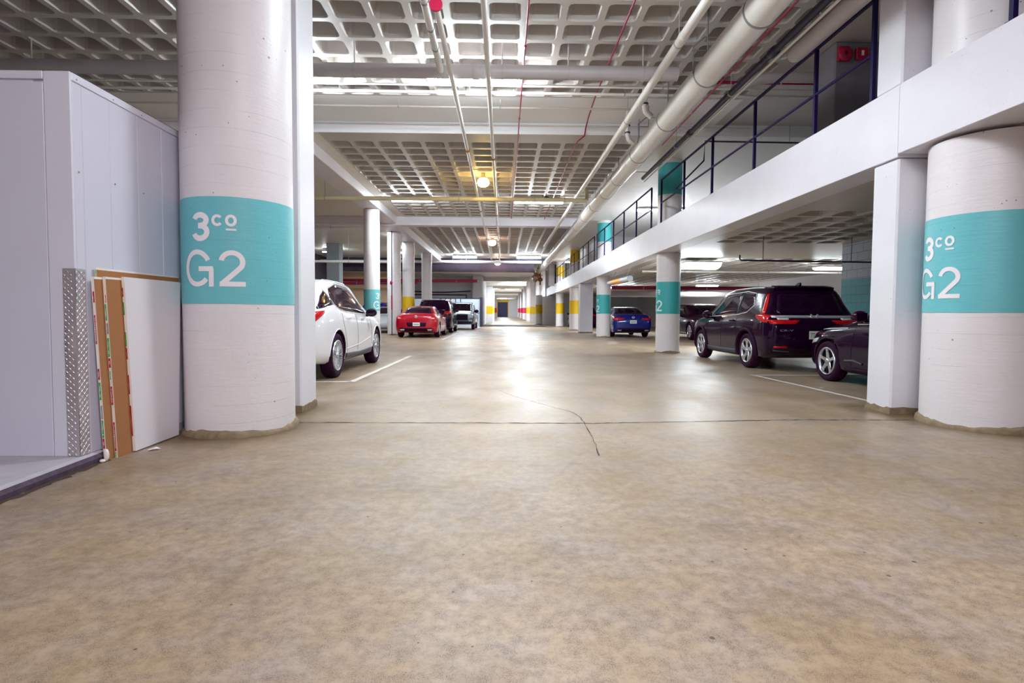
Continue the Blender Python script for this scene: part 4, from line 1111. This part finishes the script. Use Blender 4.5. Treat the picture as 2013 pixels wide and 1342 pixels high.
def make_wheel(parent, c, R, style, sx, rimm, back):
    tw = .112; rr = R * .70
    prof = [(rr, -tw * .8), (R * .86, -tw), (R * .965, -tw * .86), (R, -tw * .55), (R, tw * .55), (R * .965, tw * .86), (R * .86, tw), (rr, tw * .8)]
    b = MB().lathe(prof, 40, 'x', close=True)
    o = b.build('tire', TIRE, parent); o.location = c
    xo = sx * tw
    m = MB()
    m.lathe([(rr * .97, xo * .35), (rr * 1.0, xo * .95), (rr * .93, xo * 1.0), (rr * .91, xo * .55)], 40, 'x')
    def spoke(a0, a1, r0, r1, w0, w1, x0, x1, mi=0):
        p0 = Vector((0, r0 * math.cos(a0), r0 * math.sin(a0))); p1 = Vector((0, r1 * math.cos(a1), r1 * math.sin(a1)))
        d = (p1 - p0).normalized(); q = Vector((0, -d.z, d.y)); v = []
        for p, w_, x in ((p0, w0, x0), (p1, w1, x1)):
            for k, e in ((-1, 0), (1, 0), (.7, 1), (-.7, 1)):
                v.append((sx * (x + e * .018 - .02), p.y + q.y * w_ * k, p.z + q.z * w_ * k))
        m.add(v, [(0, 1, 2, 3), (4, 7, 6, 5), (0, 4, 5, 1), (1, 5, 6, 2), (2, 6, 7, 3), (3, 7, 4, 0)], mi)
    X = abs(xo)
    if style == 'multi':
        for k in range(10):
            a = 2 * PI * k / 10
            spoke(a, a, .03, rr * .62, .016, .013, X * .80, X * .93)
            spoke(a, a + .19, rr * .58, rr * .97, .010, .009, X * .93, X * .97); spoke(a, a - .19, rr * .58, rr * .97, .010, .009, X * .93, X * .97)
            spoke(a + PI / 10, a + PI / 10, rr * .2, rr * .97, .008, .007, X * .80, X * .95)
    elif style == 'five':
        for k in range(5):
            a = 2 * PI * k / 5 + .33
            spoke(a, a, .03, rr * .62, .040, .026, X * .78, X * .92)
            spoke(a, a + .10, rr * .5, rr * .97, .016, .018, X * .90, X * .97); spoke(a, a - .10, rr * .5, rr * .97, .016, .018, X * .90, X * .97)
    elif style == 'swirl':
        for k in range(5):
            a = 2 * PI * k / 5 + .2
            spoke(a, a + .1, .03, rr * .70, .045, .030, X * .80, X * .92)
            spoke(a + .1, a + .42, rr * .55, rr * .97, .040, .022, X * .90, X * .96); spoke(a + .08, a - .08, rr * .6, rr * .97, .022, .016, X * .90, X * .96)
    else:
        for k in range(8):
            a = 2 * PI * k / 8; spoke(a, a, .03, rr * .97, .03, .022, X * .82, X * .95)
    m.lathe([(.001, xo * .98), (.045, xo * .96), (.055, xo * .80), (.05, xo * .6)], 20, 'x')
    r = m.build('rim', rimm, o)
    q = MB().lathe([(.001, xo * .30), (rr * .97, xo * .30)], 32, 'x'); q.build('wheel_shade_disc', back, o)  # dark disc standing in for the shade behind the spokes
    return o

def seam(car, side, pts, parent=None): return car.strip('door_seam', side, pts, .008, DARKP, off=.0)

# ---------------------------------------------------------------- white crossover, rear right three-quarter view
c = Car('crossover', 'white crossover parked facing away beside the square post', 'car', (-3.73, 8.33, 0), 0, 4.86, 1.90,
    top=[(0, .98), (.06, 1.08), (.16, 1.16), (.30, 1.28), (.55, 1.47), (.85, 1.60), (1.3, 1.68), (1.9, 1.70), (2.5, 1.655), (2.95, 1.52), (3.3, 1.33), (3.62, 1.13), (3.9, 1.06), (4.5, .96), (4.74, .83), (4.86, .70)],
    belt=[(0, .93), (.2, 1.06), (.6, 1.15), (1.05, 1.16), (1.6, 1.09), (2.4, 1.05), (3.4, 1.01), (4.0, .95), (4.6, .84), (4.86, .62)],
    bot=[(0, .46), (.12, .34), (.4, .28), (1, .24), (3.8, .24), (4.5, .26), (4.86, .36)],
    plan=[(0, .76), (.05, .84), (.2, .93), (.5, .985), (1.0, 1.0), (3.7, 1.0), (4.3, .965), (4.6, .88), (4.8, .70), (4.86, .60)],
    roofw=.70, wheels=(1.0, 3.80), R=.375, body=P_WHITE)
for sd in 'RL':
    c.patch('side_window', sd, [(.92, 1.24), (1.05, 1.19)] if False else [(1.02, 1.235), (1.18, 1.17), (1.6, 1.125), (2.4, 1.09), (3.18, 1.075)], [(.90, 1.30), (1.10, 1.50), (1.6, 1.60), (2.3, 1.575), (3.18, 1.09)], GLASS, 26, 6)
    c.patch('quarter_window', sd, [(.30, 1.15), (.60, 1.19), (.96, 1.23)], [(.32, 1.18), (.62, 1.36), (.86, 1.46)], GLASS, 12, 5)
    c.strip('window_trim', sd, [(1.02, 1.22), (1.18, 1.155), (1.6, 1.11), (2.4, 1.075), (3.2, 1.06)], .016, CHROME)
    c.strip('window_trim', sd, [(.90, 1.30), (1.10, 1.52), (1.6, 1.62), (2.3, 1.595), (3.2, 1.09)], .016, CHROME)
    c.strip('pillar_trim', sd, [(.86, 1.48), (1.0, 1.22)], .022, CHROME)
    c.patch('sill_cladding', sd, [(1.46, .262), (2.4, .262), (3.34, .262)], [(1.44, .385), (2.4, .355), (3.36, .385)], CLAD, 16, 3, off=.010)
    seam(c, sd, [(1.28, 1.14), (1.30, .95), (1.55, .40)]); seam(c, sd, [(2.20, 1.08), (2.22, .40)]); seam(c, sd, [(3.25, 1.06), (3.30, .55), (3.36, .45)])
    for y in c.wheels:
        c.strip('arch_lip', sd, [(y + .435 * math.cos(a), .385 + .435 * math.sin(a)) for a in [PI * k / 14 for k in range(15)]], .022, P_WHITE, off=.004)
    c.patch('tail_light', sd, [(.02, .985), (.12, .97), (.30, 1.10), (.42, 1.135)] if False else [(.05, .90), (.16, .97), (.44, 1.10)], [(.05, 1.05), (.18, 1.10), (.44, 1.125)], TAILR, 12, 4, off=.012)
    c.strip('body_crease', sd, [(1.5, .46), (2.4, .50), (3.2, .60)], .02, P_WHITE, off=.0)
c.handles('R', [(1.62, 1.0), (2.62, .985)], P_WHITE); c.handles('L', [(1.62, 1.0), (2.62, .985)], P_WHITE)
c.mirror(3.05, 1.10, DARKP)
c.patch('rear_window', 'B', [(-.62, 1.22), (.62, 1.22)], [(-.52, 1.53), (.52, 1.53)], GLASS, 14, 6)
c.patch('tail_light_bar', 'B', [(-.70, .99), (.70, .99)], [(-.70, 1.06), (.70, 1.06)], TAILR, 16, 2, off=.008)
c.patch('rear_bumper', 'B', [(-.72, .40), (.72, .40)], [(-.72, .56), (.72, .56)], DARKP, 14, 3, off=.012)
c.patch('windshield', 'T', [(-.58, 3.45), (.58, 3.45)], [(-.50, 2.80), (.50, 2.80)], GLASS, 14, 8)
c.strip('roof_rail', 'R', [(.9, 1.60), (1.3, 1.66), (2.3, 1.63)], .03, CHROME); c.strip('roof_rail', 'L', [(.9, 1.60), (1.3, 1.66), (2.3, 1.63)], .03, CHROME)
c.plate('B', 0, .82)
c.wheel_set('multi')

# ---------------------------------------------------------------- black compact crossover, rear left three-quarter view
SUVT = [(0, .92), (.04, 1.02), (.12, 1.07), (.22, 1.16), (.36, 1.44), (.46, 1.60), (.60, 1.665), (1.2, 1.70), (1.9, 1.70), (2.5, 1.66), (2.9, 1.52), (3.25, 1.28), (3.48, 1.13), (3.7, 1.08), (4.2, 1.0), (4.45, .90), (4.58, .72)]
c = Car('crossover', 'black crossover with silver wheels parked facing away on the right', 'car', (5.97, 10.40, 0), 0, 4.58, 1.86,
    top=SUVT, belt=[(0, .90), (.12, 1.02), (.3, 1.10), (1.0, 1.11), (2.0, 1.06), (3.2, 1.01), (3.9, .97), (4.35, .86), (4.58, .66)],
    bot=[(0, .44), (.12, .33), (.4, .25), (1, .22), (3.7, .22), (4.3, .25), (4.58, .36)],
    plan=[(0, .84), (.04, .90), (.15, .955), (.4, .99), (.9, 1.0), (3.6, 1.0), (4.1, .96), (4.4, .86), (4.58, .66)],
    roofw=.72, wheels=(.98, 3.62), R=.362, body=P_BLACK)
for sd in 'RL':
    c.patch('side_window', sd, [(1.58, 1.115), (2.2, 1.10), (3.05, 1.075)], [(1.58, 1.575), (2.2, 1.585), (3.05, 1.10)] if False else [(1.60, 1.585), (2.45, 1.545), (3.05, 1.10)], GLASS, 18, 6)
    c.patch('rear_side_window', sd, [(.85, 1.30), (1.1, 1.17), (1.52, 1.12)], [(.88, 1.36), (1.0, 1.54), (1.54, 1.585)], GLASS, 14, 6)
    c.strip('window_trim', sd, [(3.1, 1.06), (2.2, 1.085), (1.52, 1.105), (1.08, 1.155), (.83, 1.30), (.96, 1.545), (1.4, 1.60), (2.45, 1.565), (3.08, 1.09)], .020, CHROME)
    c.strip('pillar_trim', sd, [(1.55, 1.12), (1.57, 1.57)], .03, CLAD)
    for y in c.wheels:
        c.strip('arch_cladding', sd, [(y + .445 * math.cos(a), .37 + .445 * math.sin(a)) for a in [-.25 + (PI + .5) * k / 16 for k in range(17)]], .07, DARKP, off=.002)
    c.patch('sill_cladding', sd, [(1.44, .245), (2.3, .245), (3.16, .245)], [(1.44, .36), (2.3, .345), (3.16, .36)], CLAD, 14, 3, off=.010)
    seam(c, sd, [(1.5, 1.10), (1.48, .8), (1.42, .55)]); seam(c, sd, [(2.28, 1.08), (2.30, .36)]); seam(c, sd, [(3.12, 1.05), (3.18, .40)])
    c.patch('tail_light', sd, [(.16, .95), (.34, .965), (.62, 1.06)], [(.16, 1.09), (.34, 1.12), (.62, 1.10)], TAILR, 12, 4, off=.012)
    c.patch('upright_tail_light', sd, [(.30, 1.12), (.42, 1.12)], [(.47, 1.52), (.53, 1.52)], TAILR, 4, 8, off=.012)
    c.patch('headlight', sd, [(4.05, .82), (4.3, .76)], [(3.98, .93), (4.3, .87)], LENS, 8, 3, off=.008)
    sg = 1 if sd == 'R' else -1
    c.patch('tail_light_inner', 'B', [(sg * .82, .94), (sg * .56, .94)] if False else [(sg * .40, .925), (sg * .84, .925)], [(sg * .30, 1.0), (sg * .86, 1.0)], TAILR, 10, 3, off=.014)
    c.patch('reverse_light', 'B', [(sg * .52, 1.005), (sg * .72, 1.005)], [(sg * .50, 1.035), (sg * .72, 1.035)], LENS, 6, 2, off=.014)
    c.patch('bumper_reflector', 'B', [(sg * .55, .47), (sg * .80, .47)], [(sg * .55, .505), (sg * .80, .505)], TAILR, 6, 2, off=.012)
    c.strip('bumper_trim', 'B', [(sg * .5, .40), (sg * .80, .42)], .03, CLAD)
c.handles('L', [(1.72, .98), (2.6, .965)], P_BLACK); c.handles('R', [(1.72, .98), (2.6, .965)], P_BLACK)
c.mirror(2.98, 1.10, P_BLACK, sc=1.1)
c.patch('rear_window', 'B', [(-.66, 1.13), (0, 1.115), (.66, 1.13)], [(-.56, 1.53), (0, 1.545), (.56, 1.53)], GLASS, 16, 8)
c.patch('chrome_bar', 'B', [(-.80, 1.045), (.80, 1.045)], [(-.80, 1.085), (.80, 1.085)], CHROME, 18, 2, off=.016)
c.patch('spoiler', 'B', [(-.60, 1.60), (.60, 1.60)], [(-.58, 1.645), (.58, 1.645)], P_BLACK, 12, 2, off=.05)
c.strip('rear_wiper', 'B', [(.02, 1.16), (.30, 1.27)], .02, DARKP, off=.02)
p, nn = c.hit('B', 0, 1.06)
m = MB()
for x in (-.045, .045): m.hexa([(x * 1.0 - .012, p.y - .035, 1.0), (x * 1.0 + .012, p.y - .035, 1.0), (x + .012, p.y - .01, 1.0), (x - .012, p.y - .01, 1.0), (x * 1.35 - .012, p.y - .035, 1.12), (x * 1.35 + .012, p.y - .035, 1.12), (x * 1.35 + .012, p.y - .01, 1.12), (x * 1.35 - .012, p.y - .01, 1.12)])
m.box(-.045, .045, p.y - .035, p.y - .01, 1.045, 1.068); m.build('badge', CHROME, c.t)
p, nn = c.hit('B', -.58, .80)
vs, fs = text_verts('CR-V', -.70, -.44, .79, .825); MB().add([(a, (c.hit('B', a, z)[0]).y - .008, z) for a, z in vs], fs).build('model_lettering', CHROME, c.t)
c.plate('B', 0.02, .72, 'TTC-497')
c.strip('tailgate_seam', 'B', [(-.80, .92), (-.74, .62), (0, .60), (.74, .62), (.80, .92)], .010, DARKP)
c.strip('roof_rail', 'L', [(.8, 1.655), (1.4, 1.675), (2.3, 1.655)], .028, CHROME); c.strip('roof_rail', 'R', [(.8, 1.655), (1.4, 1.675), (2.3, 1.655)], .028, CHROME)
p, nn = c.hit('T', 0, .75); m = MB(); m.hexa([(-.03, .62, p.z - .01), (.03, .62, p.z - .01), (.03, .85, p.z - .01), (-.03, .85, p.z - .01), (-.008, .60, p.z + .075), (.008, .60, p.z + .075), (.008, .68, p.z + .075), (-.008, .68, p.z + .075)]); m.build('roof_antenna', P_BLACK, c.t)
c.patch('windshield', 'T', [(-.62, 3.35), (.62, 3.35)], [(-.55, 2.68), (.55, 2.68)], GLASS, 14, 8)
c.wheel_set('swirl')

# ---------------------------------------------------------------- sedans
def sedan(name, label, loc, body, W=1.84, L=4.75, H=1.45, back='sedan', group=None, glass=GLASS):
    k = H / 1.45
    if back == 'coupe':
        top = [(0, .80), (.05, .96), (.16, 1.06), (.30, 1.08), (.55, 1.12), (1.0, 1.30), (1.45, 1.41), (2.0, 1.45), (2.5, 1.40), (3.0, 1.20), (3.4, 1.0), (3.9, .92), (4.4, .80), (4.65, .66), (4.75, .55)]
    else:
        top = [(0, .80), (.05, .98), (.14, 1.08), (.40, 1.10), (.62, 1.12), (.95, 1.28), (1.35, 1.41), (2.0, 1.45), (2.5, 1.41), (3.0, 1.20), (3.4, 1.0), (3.9, .93), (4.4, .82), (4.65, .68), (4.75, .55)]
    s_ = L / 4.75
    c = Car(name, label, 'car', loc, 0, L, W, top=[(a * s_, b * k) for a, b in top],
        belt=[(0, .74 * k), (.1, .92 * k), (.5, .98 * k), (1.5, .96 * k), (3.3 * s_, .92 * k), (4.2 * s_, .80 * k), (L, .50)],
        bot=[(0, .40), (.1, .30), (.4, .22), (1, .19), (L - 1, .19), (L - .3, .22), (L, .30)],
        plan=[(0, .80), (.04, .88), (.14, .94), (.4, .985), (.9, 1.0), (L - 1.0, 1.0), (L - .6, .965), (L - .3, .86), (L - .12, .72), (L, .52)],
        roofw=.66, wheels=(1.02 * s_, 3.82 * s_), R=.335, body=body)
    c.k, c.s = k, s_
    for sd in 'RL':
        c.patch('side_window', sd, [(a * s_, b * k) for a, b in ((2.05, 1.0), (2.6, .985), (3.05, .975))], [(a * s_, b * k) for a, b in ((2.05, 1.335), (2.45, 1.31), (3.05, 1.0))], glass, 14, 5)
        c.patch('rear_side_window', sd, [(a * s_, b * k) for a, b in ((1.12, 1.07), (1.4, 1.02), (2.0, 1.0))], [(a * s_, b * k) for a, b in ((1.14, 1.10), (1.45, 1.29), (2.0, 1.335))], glass, 12, 5)
        c.strip('window_trim', sd, [(a * s_, b * k) for a, b in ((1.05, 1.07), (1.4, 1.0), (2.0, .982), (3.1, .955))], .014, CHROME)
        seam(c, sd, [(2.02 * s_, .98 * k), (2.04 * s_, .28)]); seam(c, sd, [(3.1 * s_, .93 * k), (3.16 * s_, .30)]); seam(c, sd, [(1.2 * s_, .96 * k), (1.3 * s_, .7), (1.45 * s_, .5)])
        c.patch('headlight', sd, [(L - .62, .64), (L - .30, .60)], [(L - .70, .72), (L - .30, .67)], LENS, 8, 3, off=.008)
    zz = 1.085 * k
    c.patch('rear_window', 'T', [(-.66, .56 * s_), (.66, .56 * s_)], [(-.50, 1.28 * s_), (.50, 1.28 * s_)], glass, 14, 8)
    c.patch('windshield', 'T', [(-.62, 3.28 * s_), (.62, 3.28 * s_)], [(-.50, 2.58 * s_), (.50, 2.58 * s_)], glass, 14, 8)
    c.handles('R', [(1.75 * s_, .84 * k), (2.75 * s_, .82 * k)], body); c.handles('L', [(1.75 * s_, .84 * k), (2.75 * s_, .82 * k)], body)
    return c
c = sedan('sedan', 'black sedan with five-spoke wheel half hidden by the right square post', (6.34, 5.30, 0), P_BLACK, W=1.86, L=4.78, H=1.46)
c.wheel_set('five'); c.mirror(2.98, 1.09, P_MAR, sc=1.0)
c.strip('body_crease', 'L', [(2.9, .36), (3.1, .40), (3.32, .38)], .04, CLAD); c.strip('fender_trim', 'L', [(3.3, .90), (3.7, .885), (4.1, .86)], .02, CHROME)
c.patch('side_skirt', 'L', [(1.5, .21), (3.35, .21)], [(1.5, .28), (3.35, .28)], DARKP, 12, 2, off=.012)
# red coupe seen from behind
c = sedan('coupe', 'red coupe parked facing away between the dark crossover and the plain column', (-3.86, 24.2, 0), P_RED, W=1.90, L=4.55, H=1.42, back='coupe')
for sg in (-1, 1):
    c.patch('tail_light', 'B', [(sg * .50, .80), (sg * .86, .80)], [(sg * .46, .90), (sg * .86, .92)], TAILR, 8, 3, off=.012)
    c.patch('reverse_light', 'B', [(sg * .66, .845), (sg * .80, .845)], [(sg * .66, .875), (sg * .80, .875)], LENS, 4, 2, off=.018)
    c.patch('exhaust_tip', 'B', [(sg * .52, .33), (sg * .68, .33)], [(sg * .50, .39), (sg * .70, .39)], CHROME, 4, 2, off=.03)
c.patch('rear_diffuser', 'B', [(-.70, .31), (.70, .31)], [(-.72, .44), (.72, .44)], DARKP, 14, 3, off=.014)
c.patch('plate_recess', 'B', [(-.36, .50), (.42, .50)], [(-.42, .68), (.46, .68)], DARKP, 10, 3, off=.004)
c.plate('B', .02, .60, '-', off=.02)
p, nn = c.hit('B', 0, .93); m = MB().lathe([(.045, p.y - .02), (.060, p.y - .025), (.060, p.y - .005)], 20, 'y', (0, 0, .93)); m.hexa([(-.03, p.y - .025, .90), (.03, p.y - .025, .90), (.03, p.y - .01, .90), (-.03, p.y - .01, .90), (-.005, p.y - .025, .985), (.005, p.y - .025, .985), (.005, p.y - .01, .985), (-.005, p.y - .01, .985)]); m.build('badge', CHROME, c.t)
p, nn = c.hit('T', 0, 1.35); MB().hexa([(-.02, 1.28, p.z - .02), (.02, 1.28, p.z - .02), (.02, 1.5, p.z - .0), (-.02, 1.5, p.z - .0), (-.006, 1.27, p.z + .05), (.006, 1.27, p.z + .05), (.006, 1.34, p.z + .06), (-.006, 1.34, p.z + .06)]).build('roof_antenna', P_RED, c.t)
c.mirror(2.9, 1.0, P_RED); c.wheel_set('plain')
# blue sedan seen from behind
c = sedan('sedan', 'deep blue sedan under the mezzanine between two teal banded columns', (6.06, 25.6, 0), P_BLUE, W=1.86, L=4.85, H=1.46)
for sg in (-1, 1):
    c.patch('tail_light', 'B', [(sg * .40, .86), (sg * .88, .80)], [(sg * .42, .92), (sg * .88, .95)], TAILR, 10, 3, off=.012)
    c.patch('tail_light', 'R' if sg > 0 else 'L', [(.10, .80), (.36, .84)], [(.12, .93), (.40, .90)], TAILR, 8, 3, off=.012)
    c.patch('exhaust_tip', 'B', [(sg * .55, .33), (sg * .72, .33)], [(sg * .55, .375), (sg * .72, .375)], CHROME, 4, 2, off=.03)
c.patch('rear_diffuser', 'B', [(-.72, .31), (.72, .31)], [(-.74, .45), (.74, .45)], DARKP, 14, 3, off=.014)
c.plate('B', .0, .74, '-', off=.02)
p, nn = c.hit('B', 0, .95); m = MB().lathe([(.05, p.y - .02), (.062, p.y - .022), (.062, p.y - .005)], 20, 'y', (0, 0, .95)); m.box(-.07, .07, p.y - .025, p.y - .01, .94, .96); m.build('badge', CHROME, c.t)
c.mirror(2.95, 1.02, P_BLUE); c.wheel_set('plain')
# crossover shaped background cars
def suv(name, label, loc, rz, body, H=1.8, W=1.95, L=4.8, cat='car'):
    k = H / 1.70; s_ = L / 4.58
    c = Car(name, label, cat, loc, rz, L, W, top=[(a * s_, b * k) for a, b in SUVT], belt=[(0, .88 * k), (.12, 1.0 * k), (.3, 1.08 * k), (2.0, 1.07 * k), (3.9 * s_, .98 * k), (4.35 * s_, .86 * k), (L, .64 * k)],
        bot=[(0, .44), (.12, .33), (.4, .25), (1, .22), (L - .9, .22), (L - .3, .25), (L, .36)],
        plan=[(0, .84), (.04, .90), (.15, .955), (.4, .99), (.9, 1.0), (L - 1, 1.0), (L - .5, .96), (L - .2, .87), (L, .70)], roofw=.76, wheels=(.98 * s_, 3.62 * s_), R=.37, body=body)
    for sd in 'RL':
        c.patch('side_window', sd, [(1.58 * s_, 1.13 * k), (3.0 * s_, 1.09 * k)], [(1.58 * s_, 1.56 * k), (2.45 * s_, 1.53 * k), (3.0 * s_, 1.12 * k)], GLASS, 14, 5)
        c.patch('rear_side_window', sd, [(.75 * s_, 1.2 * k), (1.52 * s_, 1.13 * k)], [(.8 * s_, 1.52 * k), (1.52 * s_, 1.56 * k)], GLASS, 12, 5)
        sg = 1 if sd == 'R' else -1
        c.patch('tail_light', 'B', [(sg * .62, .95 * k), (sg * .90, .95 * k)], [(sg * .58, 1.08 * k), (sg * .90, 1.1 * k)], TAILR, 8, 4, off=.014)
        c.patch('tail_light_side', sd, [(.14, .96 * k), (.5, 1.0 * k)], [(.2, 1.09 * k), (.5, 1.08 * k)], TAILR, 6, 3, off=.014)
        c.patch('headlight', 'F', [(sg * .52, .78 * k), (sg * .86, .80 * k)], [(sg * .52, .88 * k), (sg * .86, .92 * k)], LENS, 8, 3, off=.012)
    c.patch('rear_window', 'B', [(-.68, 1.13 * k), (.68, 1.13 * k)], [(-.58, 1.55 * k), (.58, 1.55 * k)], GLASS, 14, 7)
    c.patch('windshield', 'T', [(-.66, 3.36 * s_), (.66, 3.36 * s_)], [(-.58, 2.66 * s_), (.58, 2.66 * s_)], GLASS, 14, 8)
    c.patch('grille', 'F', [(-.48, .58 * k), (.48, .58 * k)], [(-.5, .84 * k), (.5, .84 * k)], DARKP, 10, 4, off=.010)
    c.mirror(2.95 * s_, 1.13 * k, body); c.wheel_set('plain')
    return c
c = suv('crossover', 'tall dark crossover parked just beyond the red coupe', (-3.82, 29.9, 0), 0, P_BLACK, H=1.86, W=1.96)
c.strip('roof_rail', 'R', [(.8, 1.80), (1.5, 1.83), (2.4, 1.80)], .04, CHROME)
suv('crossover', 'dark crossover whose windshield shows left of the teal column', (-7.6, 24.5, 0), PI, P_BLACK, H=1.78)
suv('crossover', 'dark maroon car under the mezzanine left of the black crossover\'s mirror', (9.0, 27.5, 0), PI, P_MAR, H=1.6)
suv('crossover', 'dark vehicle far back behind the yellow banded column on the left', (-9.8, 44.5, 0), PI, P_BLUE, H=1.9)
suv('crossover', 'dark car glimpsed between the two yellow banded columns on the right', (6.45, 43.0, 0), 0, P_MAR, H=1.65)
sv = sedan('sedan', 'silver sedan glimpsed between the teal column and the plain column', (-7.55, 32.4, 0), P_SILV, W=1.84, L=4.7)
sv.t.rotation_euler = (0, 0, PI); sv.t.location = (-6.75, 34.3, 0); sv.wheel_set('plain')
# grey pickup facing the camera
PT = [(0, .92), (.05, 1.02), (.3, 1.06), (1.75, 1.08), (1.86, 1.12), (1.98, 1.55), (2.1, 1.80), (2.4, 1.86), (3.2, 1.86), (3.6, 1.78), (3.95, 1.50), (4.3, 1.22), (4.5, 1.18), (5.1, 1.12), (5.32, 1.02), (5.40, .85)]
c = Car('pickup_truck', 'steel grey pickup facing the camera before the grey enclosure', 'truck', (-2.92, 41.6, 0), PI, 5.40, 1.98,
    top=PT, belt=[(0, .88), (.3, 1.03), (2, 1.05), (4.4, 1.08), (5.2, .98), (5.4, .80)], bot=[(0, .5), (.3, .42), (1, .36), (4.6, .34), (5.2, .36), (5.4, .42)],
    plan=[(0, .92), (.1, .97), (.4, 1.0), (4.8, 1.0), (5.15, .96), (5.3, .90), (5.4, .82)], roofw=.80, wheels=(1.15, 4.45), R=.40, body=P_GREY)
for sd in 'RL':
    sg = 1 if sd == 'R' else -1
    c.patch('side_window', sd, [(2.95, 1.14), (3.85, 1.14)], [(2.95, 1.70), (3.45, 1.68), (3.85, 1.25)], GLASS, 12, 5); c.patch('rear_side_window', sd, [(2.1, 1.14), (2.85, 1.14)], [(2.14, 1.66), (2.85, 1.71)], GLASS, 10, 5)
    c.patch('headlight', 'F', [(sg * .56, .80), (sg * .88, .80)], [(sg * .56, 1.02), (sg * .86, 1.02)], LENS, 8, 4, off=.014)
    c.patch('fog_light', 'F', [(sg * .60, .56), (sg * .82, .56)], [(sg * .60, .66), (sg * .82, .66)], LENS, 6, 3, off=.014)
c.patch('grille', 'F', [(-.54, .66), (.54, .66)], [(-.54, 1.0), (.54, 1.0)], DARKP, 12, 5, off=.012)
c.patch('front_bumper', 'F', [(-.84, .45), (.84, .45)], [(-.84, .55), (.84, .55)], DARKP, 14, 3, off=.02); c.strip('grille_bar', 'F', [(-.56, .64), (.56, .64)], .04, P_GREY)
c.plate('F', .55, .53, None, off=.03)
c.patch('windshield', 'T', [(-.72, 4.22), (.72, 4.22)], [(-.64, 3.58), (.64, 3.58)], GLASS, 14, 8)
c.mirror(3.85, 1.24, P_BLACK, sc=1.35); c.wheel_set('plain')
